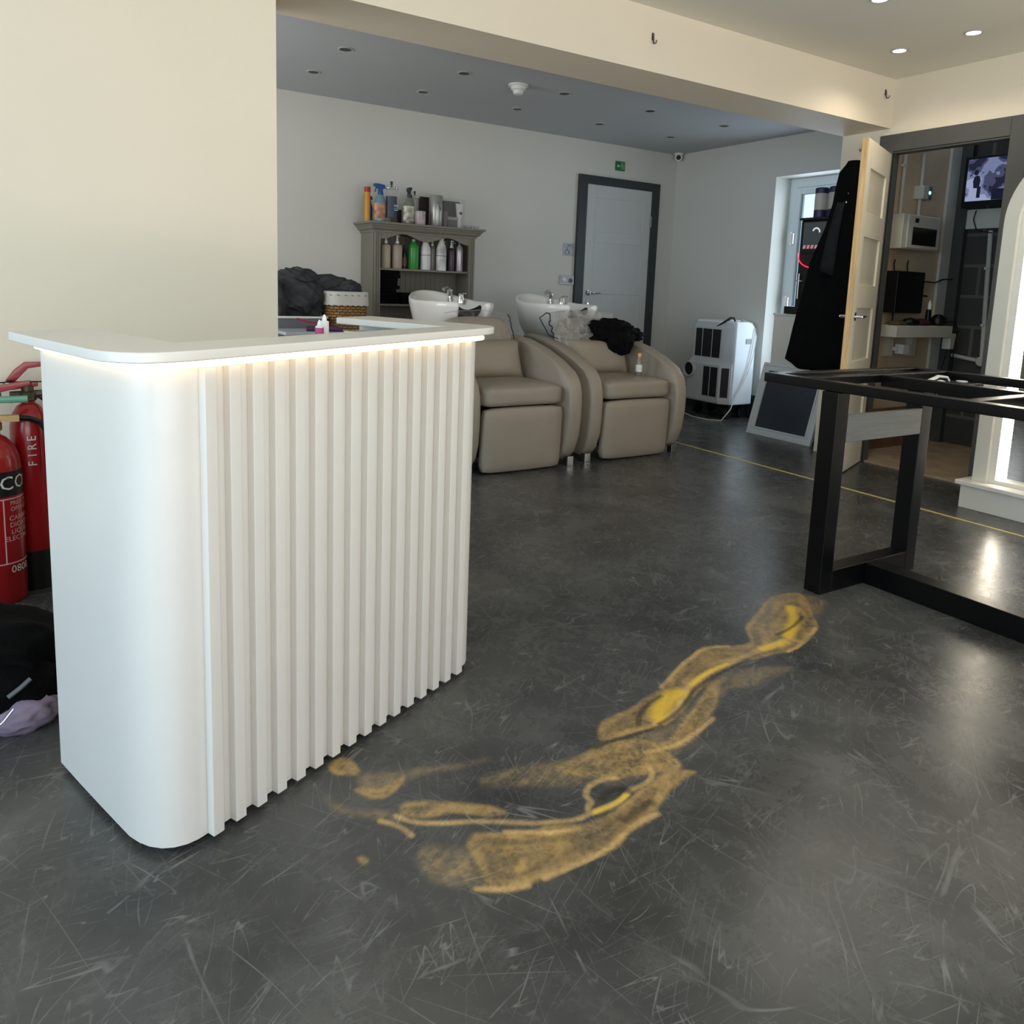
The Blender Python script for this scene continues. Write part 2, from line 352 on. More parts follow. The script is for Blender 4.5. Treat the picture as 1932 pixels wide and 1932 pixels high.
def floor_mat():
    m = bpy.data.materials.new('dark_resin_floor'); m.use_nodes = True
    nt = m.node_tree; N = nt.nodes; L = nt.links; b = N['Principled BSDF']
    tc = N.new('ShaderNodeTexCoord')
    def math_(op, a, c, clamp=False):
        n = N.new('ShaderNodeMath'); n.operation = op; n.use_clamp = clamp
        for i, v in enumerate((a, c)):
            if isinstance(v, (int, float)): n.inputs[i].default_value = v
            else: L.new(v, n.inputs[i])
        return n.outputs[0]
    def noise_(scale, detail=6, rot=0, sc=(1, 1, 1), rough=0.6, dist=0.0, off=0):
        m0 = N.new('ShaderNodeMapping'); m0.inputs['Rotation'].default_value = (0, 0, rot)
        L.new(tc.outputs['Object'], m0.inputs[0])
        mp = N.new('ShaderNodeMapping'); mp.inputs['Scale'].default_value = sc
        mp.inputs['Location'].default_value = (off, off * 0.7, 0)
        L.new(m0.outputs[0], mp.inputs[0])
        n = N.new('ShaderNodeTexNoise'); n.inputs['Scale'].default_value = scale; n.inputs['Detail'].default_value = detail
        n.inputs['Roughness'].default_value = rough; n.inputs['Distortion'].default_value = dist
        L.new(mp.outputs[0], n.inputs['Vector']); return n.outputs[0]
    def ramp(v, p0, p1):
        r = N.new('ShaderNodeMapRange'); r.inputs[1].default_value = p0; r.inputs[2].default_value = p1; r.clamp = True
        L.new(v, r.inputs[0]); return r.outputs[0]
    def mix(f, a, c):
        n = N.new('ShaderNodeMix'); n.data_type = 'RGBA'
        if isinstance(f, (int, float)): n.inputs[0].default_value = f
        else: L.new(f, n.inputs[0])
        for i, v in ((6, a), (7, c)):
            if isinstance(v, tuple): n.inputs[i].default_value = v
            else: L.new(v, n.inputs[i])
        return n.outputs[2]
    cloud = ramp(noise_(1.7, 9, rough=0.62, dist=0.5), 0.34, 0.70)
    cloud2 = ramp(noise_(7, 10, rough=0.78, dist=0.4, off=3), 0.46, 0.86)
    fine = ramp(noise_(150, 4, rough=0.7, off=5), 0.3, 0.72)
    col = mix(cloud, (0.034, 0.0345, 0.033, 1), (0.095, 0.094, 0.088, 1))
    col = mix(math_('MULTIPLY', cloud2, math_('MULTIPLY', fine, 0.8)), col, (0.19, 0.187, 0.172, 1))
    # hairline scratches: thin contour lines of slow noises, broken up by patches
    scr = None
    for k, (sc_n, rot, st, wd, lo) in enumerate(((.8, .4, (1, 6, 1), .0024, .50), (.9, 1.3, (1, 8, 1), .003, .50), (1.0, 2.2, (1, 8, 1), .003, .50), (1.5, .9, (1, 10, 1), .0055, .49), (1.7, 2.8, (1, 10, 1), .006, .49), (2.2, 1.8, (1, 12, 1), .0075, .48), (3.0, 2.5, (1, 12, 1), .010, .48), (3.2, .1, (1, 12, 1), .010, .48), (2.0, 3.0, (1, 3, 1), .0022, .55))):
        nv = noise_(sc_n, 1.5, rot=rot, sc=st, rough=0.3, dist=0.05, off=3.3 * k + 1)
        d = math_('ABSOLUTE', math_('SUBTRACT', nv, .5), 0)
        line = math_('SUBTRACT', 1.0, math_('DIVIDE', d, wd), True)
        mk = ramp(noise_(3.0 + k, 4, off=7 * k + 2), lo, lo + .13)
        line = math_('MULTIPLY', line, mk)
        scr = line if scr is None else math_('MAXIMUM', scr, line)
    col = mix(math_('MULTIPLY', scr, 0.42), col, (0.34, 0.335, 0.32, 1))
    def sepa(nm):
        a = N.new('ShaderNodeAttribute'); a.attribute_name = nm
        s = N.new('ShaderNodeSeparateColor'); L.new(a.outputs['Color'], s.inputs[0]); return s.outputs
    A, B = sepa('swirl_a'), sepa('swirl_b')
    vd = N.new('ShaderNodeVectorMath'); vd.operation = 'MULTIPLY_ADD'
    nv_ = N.new('ShaderNodeTexNoise'); nv_.inputs['Scale'].default_value = 22; L.new(tc.outputs['Object'], nv_.inputs['Vector'])
    L.new(nv_.outputs['Color'], vd.inputs[0]); vd.inputs[1].default_value = (.035, .035, 0); L.new(tc.outputs['Object'], vd.inputs[2])
    vo = N.new('ShaderNodeTexVoronoi'); vo.inputs['Scale'].default_value = 78; L.new(vd.outputs[0], vo.inputs['Vector'])
    lace = ramp(vo.outputs['Distance'], 0.25, 0.72)
    speck = ramp(noise_(48, 6, rough=0.8, dist=2.2, off=2), 0.34, 0.66)
    patch = ramp(noise_(5.5, 6, rough=0.65, dist=1.8, off=6), 0.36, 0.62)
    flow = ramp(noise_(5, 5, rot=-0.5, sc=(0.9, 2.6, 1), rough=0.62, dist=1.6, off=4), 0.36, 0.64)
    speck = math_('ADD', math_('MULTIPLY', speck, .55), math_('MULTIPLY', lace, .55), True)
    tanc = mix(speck, (0.10, 0.066, 0.030, 1), (0.47, 0.31, 0.125, 1))
    tanc = mix(math_('MULTIPLY', flow, 0.65), tanc, (0.55, 0.35, 0.12, 1))
    f_f = math_('MULTIPLY', math_('MULTIPLY', A[1], math_('ADD', math_('MULTIPLY', flow, .7), .3)), math_('ADD', math_('MULTIPLY', speck, 0.55), 0.15))
    col = mix(math_('MULTIPLY', f_f, 1.15, True), col, (0.38, 0.265, 0.13, 1))
    tanc = mix(math_('MULTIPLY', math_('SUBTRACT', 1.0, B[2]), .38), tanc, (0.07, 0.048, 0.026, 1))
    f_t = math_('MULTIPLY', A[0], math_('ADD', math_('MULTIPLY', patch, 0.35), math_('ADD', math_('MULTIPLY', flow, 0.25), 0.40)), True)
    col = mix(f_t, col, tanc)
    col = mix(math_('MULTIPLY', A[2], math_('ADD', math_('MULTIPLY', math_('ADD', speck, patch), 0.3), 0.42)), col, (0.80, 0.52, 0.20, 1))
    col = mix(math_('MULTIPLY', B[0], math_('ADD', math_('MULTIPLY', flow, .3), .65)), col, (0.85, 0.55, 0.05, 1))
    col = mix(math_('MULTIPLY', B[1], 0.7), col, (0.03, 0.026, 0.022, 1))
    L.new(col, b.inputs['Base Color'])
    r = math_('ADD', math_('MULTIPLY', cloud2, 0.14), 0.25)
    r = math_('ADD', r, math_('MULTIPLY', scr, 0.12))
    L.new(r, b.inputs['Roughness'])
    b.inputs['Specular IOR Level'].default_value = 0.34
    bn = N.new('ShaderNodeBump'); bn.inputs['Strength'].default_value = 0.05; bn.inputs['Distance'].default_value = 0.01
    L.new(noise_(9, 4, off=8), bn.inputs['Height']); L.new(bn.outputs[0], b.inputs['Normal'])
    return m
make_floor()

def struct(name, mb, m, bevel=0.0): return mb.build(name, m, bevel=bevel, kind='structure')
ZC, ZR, ZB = 2.443, 2.39, 2.147
struct('wall_left', MB().box(-8, -3.83, 0, .342, 0, ZC), CREAM)
struct('trim_1', MB().box(-3.83, 0, 0, .342, ZB, ZC), CREAM)
struct('wall_right', MB().box(0, .055, -5.0, -.748, 0, ZC).box(0, .055, -.025, .342, 0, ZC).box(0, .055, -.748, -.025, 2.0, ZC), CREAM)
struct('wall_back', MB().box(-5.2, 1.0, 2.687, 2.8, 0, ZC), WHITE_WALL)
struct('wall_rear_left', MB().box(-5.3, -5.2, .342, 2.8, 0, ZC), WHITE_WALL)
rr = MB().box(.712, .96, 1.473, 2.687, 0, ZC).box(.712, .96, .342, .72, 0, ZC).box(.712, .96, .72, 1.473, 2.067, ZC)
struct('wall_rear_right', rr, WHITE_WALL)
struct('ceiling', MB().box(-8, 1.5, -5.0, 0, ZC, ZC + .08), CEIL)
struct('ceiling_rear', MB().box(-5.3, 1.0, .342, 2.8, ZR, ZR + .12), CEIL2)
struct('baseboard_rear', MB().box(.694, .712, 1.473, 2.687, 0, .2).box(.495, .712, 2.669, 2.687, 0, .2).box(-5.2, -.466, 2.669, 2.687, 0, .2), GREY_TRIM, .004)
struct('baseboard_left', MB().box(-8, -3.85, -.018, 0, 0, .12), CREAM, .005)
# behind the camera: the shop front and the side window
struct('wall_front', MB().box(-8, -7, -5.1, -5.0, 0, ZC).box(-.3, 1.5, -5.1, -5.0, 0, ZC).box(-7, -.3, -5.1, -5.0, 2.35, ZC).box(-7, -.3, -5.1, -5.0, 0, .3), CREAM)
struct('wall_side', MB().box(-8.1, -8, -5.0, -4.6, 0, ZC).box(-8.1, -8, -1.4, .3, 0, ZC).box(-8.1, -8, -4.6, -1.4, 0, .4).box(-8.1, -8, -4.6, -1.4, 2.3, ZC), CREAM)
wf = MB()
for x in (-7, -4.8, -2.6, -.36): wf.box(x, x + .06, -5.06, -5.0, .3, 2.35)
wf.box(-7, -.3, -5.06, -5.0, .3, .36).box(-7, -.3, -5.06, -5.0, 2.29, 2.35)
struct('window_1', wf, GREY_TRIM)
wf = MB()
for y in (-4.6, -3.03, -1.46): wf.box(-8.06, -8, y, y + .06, .4, 2.3)
wf.box(-8.06, -8, -4.6, -1.4, .4, .46).box(-8.06, -8, -4.6, -1.4, 2.24, 2.3)
struct('window_2', wf, GREY_TRIM)

# brass divider strip in the floor
BRASS = mat('yellow_floor_line', 'E6D07C', 0.35, 0.1, var=0.08)
struct('trim_2', MB().box(-.752, -.740, -4.9, 2.6, 0, .0025), BRASS)

# closet behind the right wall
CLOSET = mat('closet_plaster', 'D8C2A2', 0.8, var=0.12, scale=3, bump=0.1, bscale=40)
PLY = mat('pale_board_floor', 'A8947A', 0.75, var=0.2, scale=6, bump=0.1, bscale=30)
def block_mat():
    m = mat('grey_blockwork', '4A4843', 0.95, var=0.25, scale=7, bump=0.4, bscale=50)
    nt = m.node_tree; N = nt.nodes; L = nt.links; b = N['Principled BSDF']
    tc = N.new('ShaderNodeTexCoord'); mp = N.new('ShaderNodeMapping'); mp.inputs['Rotation'].default_value = (PI / 2, 0, PI / 2)
    L.new(tc.outputs['Object'], mp.inputs[0])
    sp = N.new('ShaderNodeSeparateXYZ'); L.new(tc.outputs['Object'], sp.inputs[0])
    cb = N.new('ShaderNodeCombineXYZ'); L.new(sp.outputs['Y'], cb.inputs['X']); L.new(sp.outputs['Z'], cb.inputs['Y'])
    bk = N.new('ShaderNodeTexBrick'); bk.inputs['Scale'].default_value = 1.0
    bk.inputs['Brick Width'].default_value = .44; bk.inputs['Row Height'].default_value = .225; bk.inputs['Mortar Size'].default_value = .012
    bk.inputs['Color1'].default_value = lin('45433E'); bk.inputs['Color2'].default_value = lin('4E4C46'); bk.inputs['Mortar'].default_value = lin('6A675E')
    L.new(cb.outputs[0], bk.inputs['Vector'])
    L.new(bk.outputs['Color'], b.inputs['Base Color'])
    return m
BLOCK = block_mat()
struct('wall_closet_left', MB().box(.055, 1.35, .22, .342, 0, ZC), CLOSET)
struct('wall_closet_back', MB().box(1.25, 1.35, -1.6, .22, 0, ZC), BLOCK)
struct('wall_closet_right', MB().box(.055, 1.35, -1.7, -1.6, 0, ZC), CLOSET)
struct('floor_closet', MB().box(.02, 1.25, -1.6, .22, .0, .012), PLY)
# grey lining and architrave of the closet opening
tr = MB().box(-.018, 0, -.04, .056, 0, 2.106).box(-.018, 0, -.83, -.733, 0, 2.106).box(-.018, 0, -.733, -.04, 2.0, 2.106)
tr.box(-.012, .06, -.04, -.025, 0, 2.0).box(-.012, .06, -.748, -.733, 0, 2.0).box(-.012, .06, -.733, -.04, 1.988, 2.0)
struct('trim_3', tr, GREY_TRIM2, .003)
struct('trim_4', MB().box(1.08, 1.20, .20, .22, 0.0, 2.44), OFFWHITE)
struct('trim_5', MB().box(1.20, 1.25, .12, .22, 0.0, 2.44), GREY_TRIM2)

# open closet door leaf, hinged at the left jamb
hx, hy, fx, fy = 0.0, -.03, -.572, -.252
dl = math.hypot(fx - hx, fy - hy); ang = math.atan2(fy - hy, fx - hx)
dr = bpy.data.objects.new('door_1', None); COL.objects.link(dr); dr.location = (hx, hy, 0); dr.rotation_euler = (0, 0, ang); dr['kind'] = 'structure'
dr['label'] = 'open cream panelled closet door with bare wood edge'
MW[dr.name] = Matrix.Translation((hx, hy, 0)) @ Matrix.Rotation(ang, 4, 'Z')
# local: x from hinge to free edge, room-facing side is local +y (towards -Y world), thickness to -y
H0, H1, TH = .008, 1.985, .036
mb = MB()
rails = ((H0, .22), (.62, .72), (1.02, 1.12), (1.42, 1.52), (1.86, H1))
PW = .1
mb.box(0, PW, -TH, 0, H0, H1).box(dl - PW, dl, -TH, 0, H0, H1)
for a, c in ((H0, .2), (.56, .70), (1.02, 1.16), (1.44, 1.58), (1.83, H1)): mb.box(PW, dl - PW, -TH, 0, a, c)
mb.build('door_leaf', DOOR_PAINT, dr, bevel=.002, local=True)
mb = MB()
for a, c in ((.2, .56), (.70, 1.02), (1.16, 1.44), (1.58, 1.83)): mb.box(PW, dl - PW, -TH + .012, -.012, a, c)
mb.build('door_panel', mat('door_panel_paint', 'D6CDB6', .55, var=.03), dr, local=True)
WOODEDGE = mat('bare_pine_edge', 'D2AE78', .6, var=.25, scale=3, stretch=(30, 30, 1.2))
MB().box(dl, dl + .003, -TH, 0, H0, H1).build('door_edge', WOODEDGE, dr, local=True)
def lever(parent, M, side=1, name='door_handle'):
    mb = MB(); mb.lathe([(0, 0), (.026, 0), (.026, .006), (.012, .010), (.010, .045), (0, .046)], 20, m=M)
    pts = [M @ Vector(p) for p in ((0, 0, .040), (.02 * side, 0, .044), (.06 * side, 0, .044), (.115 * side, 0, .040))]
    mb.tube(pts, [.009, .009, .008, .007], 10)
    return mb.build(name, CHROME, parent, smooth=True, local=True)
lever(dr, Matrix.Translation((dl - .06, 0, .97)) @ Matrix.Rotation(-PI / 2, 4, 'X'), -1)
lever(dr, Matrix.Translation((dl - .06, -TH, .97)) @ Matrix.Rotation(PI / 2, 4, 'X'), -1)

# back door in the rear wall, with dark frame
d2 = bpy.data.objects.new('door_2', None); COL.objects.link(d2); d2.location = (0, 2.687, 0); d2['kind'] = 'structure'
MW[d2.name] = Matrix.Translation((0, 2.687, 0))
fr = MB().box(-.466, -.372, 2.655, 2.687, 0, 2.088).box(.394, .488, 2.655, 2.687, 0, 2.088).box(-.372, .394, 2.655, 2.687, 2.012, 2.088)
fr.build('door_frame', GREY_TRIM, d2, bevel=.003)
lf = MB(); a, c = -.372, .394
lf.box(a, a + .1, 2.662, 2.686, .01, 2.012).box(c - .1, c, 2.662, 2.686, .01, 2.012)
for z0, z1 in ((.01, .22), (.58, .70), (1.03, 1.15), (1.50, 1.60), (1.90, 2.012)): lf.box(a + .1, c - .1, 2.662, 2.686, z0, z1)
lf.build('door_leaf', DOOR_GREY, d2, bevel=.003)
lf = MB()
for z0, z1 in ((.22, .58), (.70, 1.03), (1.15, 1.50), (1.60, 1.90)): lf.box(a + .1, c - .1, 2.668, 2.684, z0, z1)
lf.build('door_panel', DOOR_GREY, d2)
MBl = MB(); MBl.box(.386, .397, 2.652, 2.663, 1.68, 1.78).box(.386, .397, 2.652, 2.663, .25, .35)
MBl.build('door_hinge', SILVER, d2)
M = Matrix.Translation((-.315, -.025, 1.04)) @ Matrix.Rotation(PI / 2, 4, 'X')
lever(d2, M, 1)
mb = MB().lathe([(0, 0), (.02, 0), (.02, .006), (.008, .010), (.008, .02), (0, .02)], 18, m=Matrix.Translation((-.32, -.025, .94)) @ Matrix.Rotation(PI / 2, 4, 'X'))
mb.build('door_lock', CHROME, d2, smooth=True, local=True)

# outside door in the recess of the rear right wall
d3 = bpy.data.objects.new('door_3', None); COL.objects.link(d3); d3.location = (.9, 1.1, 0); d3['kind'] = 'structure'
MW[d3.name] = Matrix.Translation((.9, 1.1, 0))
MB().box(.90, .955, 1.40, 1.473, 0, 2.067).box(.90, .955, .72, .79, 0, 2.067).box(.90, .955, .79, 1.40, 1.99, 2.067).build('door_frame', WHITE_GLOSS, d3, bevel=.006)
MB().box(.885, .945, 1.345, 1.395, .02, 1.985).box(.885, .945, .795, .93, .02, 1.985).box(.885, .945, .93, 1.345, 1.93, 1.985).box(.885, .945, .93, 1.345, .02, 1.0).build('door_leaf', WHITE_GLOSS, d3, bevel=.006)
MB().box(.91, .918, .93, 1.345, 1.0, 1.93).build('window_pane', GLASSY, d3)
for z in (1.52, .98):
    MB().box(.862, .888, 1.372, 1.425, z, z + .09).lathe([(.012, z - .01), (.012, z + .1)], 12, cx=.866, cy=1.40).build('door_hinge', WHITE, d3, bevel=.002)
# ---------------------------------------------------------------- reception desk
DA = math.radians(25.557)
desk = thing('reception_desk', 'white U-shaped reception desk with vertical slatted front and glowing under-counter light', 'desk', (-4.389, -1.651, 0), DA)
def D(a, out, z=0): return (a, -out, z)      # desk coordinates: along the front, out towards the camera
def dz(a): return .948 + .018 * (a + .1) / .97
Z0 = .015
LED = mat('warm_white_led', 'FFF6E0', .5, var=0, emit='FFE4B4', estr=3.2)
LEDW = mat('white_led', 'FFF8EA', .5, var=0, emit='FFF1DC', estr=22)
# curved shell: left arm outside, rounded corner, front, rounded corner, right arm outside
outer = [(-.046, -.46), (-.060, -.36), (-.073, -.26), (-.083, -.18), (-.089, -.13), (-.088, -.10), (-.083, -.075), (-.073, -.053), (-.058, -.036), (-.04, -.025), (-.02, -.0195), (0, -.0190)]
outer += [(.80, -.0190), (.825, -.021), (.845, -.030), (.862, -.045), (.873, -.066), (.878, -.09), (.878, -.13), (.872, -.46)]
inner = [(.852, -.46), (.856, -.13), (.84, -.045), (.80, -.04), (0, -.04), (-.05, -.06), (-.068, -.13), (-.026, -.46)]
mb = MB()
ring = outer + inner
n = len(ring)
bot = [D(a, o, Z0) for a, o in ring]; top = [D(a, o, dz(a) - .0185) for a, o in ring]
mb.add(bot + top, [])
m_ = len(outer); k_ = len(inner)
for i in range(n): mb.f.append((i, (i + 1) % n, n + (i + 1) % n, n + i))
mb.build('front_panel', DESK, desk, smooth=True, local=True, angle=25)
mb = MB()
oo = [(a * .97 + .012, o - .03 if o > -.4 else o) for a, o in outer]
pl = [D(a, o, 0) for a, o in oo]; pt = [D(a, o, Z0 + .03) for a, o in oo]
mb.loft([pl, pt], cap=False, closed=False)
mb.build('recessed_plinth', BLACK, desk, local=True)
for i in range(16):
    a0 = .0508 * i
    zt = dz(a0) - .0185
    MB().box(a0, a0 + .024, 0, .0192, Z0, zt - .021).build('slat', DESK, desk, bevel=.0012, seg=1, local=True)
# counter top
ct = [(-.103, -.46), (-.130, -.30), (-.150, -.16), (-.164, -.07), (-.166, -.03), (-.158, .005), (-.14, .035), (-.11, .052), (-.06, .060), (0, .060),
      (.760, .056), (.795, .052), (.825, .042), (.846, .026), (.860, .004), (.868, -.03), (.874, -.10), (.897, -.46),
      (.757, -.46), (.735, -.052), (-.003, -.072), (.050, -.46)]
mb = MB(); n = len(ct)
lo = [D(a, o, dz(a) - .018) for a, o in ct]; hi = [D(a, o, dz(a)) for a, o in ct]
mb.loft([lo, hi])
mb.build('countertop', DESK, desk, bevel=.003, seg=2, local=True)
# led strip along the top of the front, under the counter
mb = MB()
path = [(-.047, -.455), (-.062, -.36), (-.075, -.26), (-.09, -.15), (-.094, -.10), (-.088, -.065), (-.075, -.043), (-.055, -.024), (-.03, -.011), (0, .006), (.4, .006), (.80, .006), (.825, .002)]
mb.tube([D(a - (.009 if a < -.03 else 0), o + .004, dz(a) - .0305) for a, o in path], .0062 , 8)
mb.build('led_strip', LED, desk, local=True, smooth=True)
# inner work shelf and cabinet of the right arm
MB().box(-.02, .83, .06, .40, .775, .795).build('work_shelf', DESK, desk, local=True)
MB().box(.785, .85, .12, .455, .02, .925).build('side_panel', DESK, desk, local=True)
MB().box(-.035, -.022, .12, .455, .02, .905).build('side_panel', DESK, desk, local=True)

# ---------------------------------------------------------------- black steel table frame
tb = thing('table_frame', 'black steel table frame without a top, on trestle legs', 'table', (-1.96, -2.2, 0))
S = .052
Xl, Xr, Yn, Yf = -2.245, -1.262, -1.055, -3.3
def bar(name, *b, bev=.003): return MB().box(*b).build(name, BLACK_STEEL, tb, bevel=bev)
ZT0, ZT1 = .744, .779
bar('side_rail', Xl, Xl + .05, Yf, Yn, ZT0, ZT1)
bar('side_rail', Xr - .05, Xr, Yf, Yn, ZT0, ZT1)
bar('end_rail', Xl + .05, Xr - .05, Yn - .05, Yn, ZT0, ZT1)
bar('end_rail', Xl + .05, Xr - .05, Yf, Yf + .05, ZT0, ZT1)
for y in (-1.245, -1.84, -2.6): bar('cross_rail', Xl + .05, Xr - .05, y, y + .045, ZT0 + .002, ZT1)
bar('inner_rail', -1.78, -1.735, Yf + .05, -1.245, ZT0 - .012, ZT1 - .001)
for yb, s in ((-1.396, 1), (-2.95, -1)):
    ya, yc = (yb, yb + .068)
    bar('leg', -2.257, -2.190, ya, yc, 0, ZT0)
    bar('leg', -1.727, -1.660, ya, yc, 0, ZT0)
    bar('foot_rail', -2.190, -1.727, ya, yc, 0.0, .083)
    MB().box(-2.190, -1.727, ya - .001, ya + .02, .562, .662).build('head_board', mat('grey_head_board', '6E6F6B', .45, var=.12, stretch=(1, 1, 14)), tb, bevel=.002)
bar('floor_beam', -1.995, -1.920, -2.95, -1.396, 0.0, .0835)
MB().box(-1.735, Xr - .05, -1.40, -1.245, ZT0, ZT0 + .004).build('mounting_plate', BLACK_STEEL, tb)
cl = thing('white_plastic_clip', 'crumpled white plastic tie lying inside the black table frame', 'clip', (-1.50, -1.30, ZT0 + .004))
mb = MB()
mb.tube([(-1.60, -1.33, .7495), (-1.56, -1.31, .7535), (-1.52, -1.315, .764), (-1.47, -1.30, .769), (-1.42, -1.31, .765), (-1.41, -1.315, .7495)], [.004, .007, .008, .007, .005, .004], 6)
mb.tube([(-1.59, -1.35, .7505), (-1.53, -1.345, .753), (-1.49, -1.34, .7505)], [.006, .010, .004], 6)
mb.build('tie', WHITE, cl, smooth=True)
cl = thing('white_plastic_scrap', 'tiny white plastic scrap lying in the corner of the table frame', 'scrap', (-1.36, -1.33, ZT0 + .004))
MB().lathe([(0, .748), (.022, .748), (.022, .752), (0, .754)], 14, cx=-1.36, cy=-1.34).build('disc', WHITE, cl, smooth=True)

# ---------------------------------------------------------------- washing chairs
def chair_arm(s):
    P = [(.10, .035), (.045, .09), (.012, .18), (.0, .29), (-.002, .38), (.004, .46), (.03, .52), (.08, .575), (.20, .633), (.37, .690), (.56, .733), (.72, .75), (.80, .752), (.85, .74), (.87, .70),
         (.86, .5), (.82, .25), (.76, .05), (.60, .03)]
    mb = MB()
    x0, x1 = (.30, .40)
    prof = []
    # outline in yz with a plan curve: the shell narrows towards the back and the foot
    def ring(x, grow):
        r = []
        cy = .45; cz = .4
        for y, z in P:
            yy = cy + (y - cy) * grow; zz = cz + (z - cz) * grow
            xx = x - .055 * max(0, (y - .35)) ** 1.5 - .05 * max(0, (.25 - z)) ** 1.0 * .5
            r.append((s * xx, yy, max(zz, .03)))
        return r
    mb.loft([ring(x0, .965), ring(x0 + .012, .992), ring(x0 + .03, 1.0), ring(x1 - .03, 1.0), ring(x1 - .012, .994), ring(x1, .968)])
    return mb
def piping(s, x):
    P = [(.075, .09), (.035, .18), (.018, .29), (.016, .38), (.022, .455), (.046, .508), (.09, .558), (.205, .614), (.37, .668), (.56, .709), (.72, .728), (.80, .73)]
    pts = []
    for y, z in P:
        xx = x - .055 * max(0, (y - .35)) ** 1.5 - .05 * max(0, (.25 - z)) * .5
        pts.append((s * xx, y, z))
    return MB().tube(pts, .0035, 6)
def soft_box(x0, x1, y0, y1, z0, z1, bulge=.0, n=8, m=None, rf=.75):
    """a padded cushion: rounded box with domed faces"""
    bm = bmesh.new(); bmesh.ops.create_cube(bm, size=2)
    bmesh.ops.subdivide_edges(bm, edges=bm.edges[:], cuts=n, use_grid_fill=True)
    hx, hy, hz = (x1 - x0) / 2, (y1 - y0) / 2, (z1 - z0) / 2
    r = min(hx, hy, hz) * rf
    out = []
    for v in bm.verts:
        p = v.co
        q = Vector((p.x * hx, p.y * hy, p.z * hz))
        c = Vector((max(-hx + r, min(hx - r, q.x)), max(-hy + r, min(hy - r, q.y)), max(-hz + r, min(hz - r, q.z))))
        d = q - c
        if d.length > 1e-6:
            # push cube corners onto a rounded corner
            L = max(abs(d.x), abs(d.y), abs(d.z)); d = d.normalized() * L * 1.0
        q = c + d
        bx = (1 - p.y ** 2) * (1 - p.z ** 2); by = (1 - p.x ** 2) * (1 - p.z ** 2); bz = (1 - p.x ** 2) * (1 - p.y ** 2)
        q += Vector((bulge * bx * p.x, bulge * by * p.y, bulge * bz * p.z))
        q += Vector(((x0 + x1) / 2, (y0 + y1) / 2, (z0 + z1) / 2))
        out.append(m @ q if m is not None else q)
    mb = MB(); mb.add(out, [[v.index for v in f.verts] for f in bm.faces]); bm.free()
    return mb
def pillow(hx, hy, z0, z1, m):
    """square scatter cushion: fat in the middle, thin pointed corners"""
    bm = bmesh.new(); bmesh.ops.create_cube(bm, size=2)
    bmesh.ops.subdivide_edges(bm, edges=bm.edges[:], cuts=11, use_grid_fill=True)
    zc, hz = (z0 + z1) / 2, (z1 - z0) / 2; out = []
    for v in bm.verts:
        p = v.co; ax, az = abs(p.x), abs(p.z)
        fat = (1 - ax ** 3.5) * (1 - az ** 3.5)
        pin = 1 - .07 * (1 - az ** 2) * ax ** 4; pinz = 1 - .10 * (1 - ax ** 2) * az ** 4
        n = .006 * noise.noise(Vector((p.x * 2.4, p.z * 2.4, p.y)))
        out.append(m @ Vector((p.x * hx * pin, p.y * (hy * max(fat, 0) ** .6 * 1.25 + .006) + n * fat, zc + p.z * hz * pinz)))
    mb = MB(); mb.add(out, [[v.index for v in f.verts] for f in bm.faces]); bm.free()
    return mb
def make_chair():
    t = thing('backwash_chair', 'x', 'chair')
    for s in (-1, 1):
        a = chair_arm(s).build('armrest', TAUPE, t, smooth=True, local=True, angle=50)
        piping(s, .305).build('piping', TAUPE_D, a, smooth=True, local=True)
        piping(s, .395).build('piping', TAUPE_D, a, smooth=True, local=True)
        for y in (.06, .66):
            MB().box(s * .365 - .022, s * .365 + .022, y - .005, y + .04, 0, .055).build('foot', SILVER, t, bevel=.002, local=True)
    soft_box(-.268, .268, .022, .62, .385, .508, .006, 9, None, .6).build('seat', TAUPE, t, smooth=True, local=True, angle=80)
    m = Matrix.Translation((0, .055, .02)) @ Matrix.Rotation(math.radians(2), 4, 'X')
    soft_box(-.268, .268, -.03, .04, -.01, .36, .006, 8, m).build('footrest', TAUPE, t, smooth=True, local=True, angle=80)
    m = Matrix.Translation((0, .575, .44)) @ Matrix.Rotation(math.radians(-9), 4, 'X')
    bk_ = soft_box(-.215, .215, -.03, .05, -.02, .425, .015, 9, m)
    bk_.v = [(x * (.268 - .065 * max(0, (z - .44) / .45) ** 1.8) / .215, y, z) for x, y, z in bk_.v]
    bk_.build('backrest', TAUPE, t, smooth=True, local=True, angle=80)
    m = Matrix.Translation((0, .455, .482)) @ Matrix.Rotation(math.radians(-20), 4, 'X')
    pillow(.262, .070, .0, .27, m).build('lumbar_cushion', TAUPE, t, smooth=True, local=True, angle=150)
    MB().box(-.30, .30, .63, .80, .10, .58).build('back_shell', TAUPE, t, bevel=.03, seg=3, local=True)
    MB().box(-.25, .25, .06, .6, .09, .37).build('under_frame', BLACK, t, local=True)
    return t
c1 = make_chair(); move(c1, (-2.262, .598, 0))
c1['label'] = 'taupe leather backwash chair right behind the white desk, with plain cushion'; c1['group'] = 'backwash chairs'
c2 = copy_tree(c1); move(c2, (-1.378, .628, 0))
c2['label'] = 'taupe leather backwash chair with juice bottle on its seat, black cloth on its back'

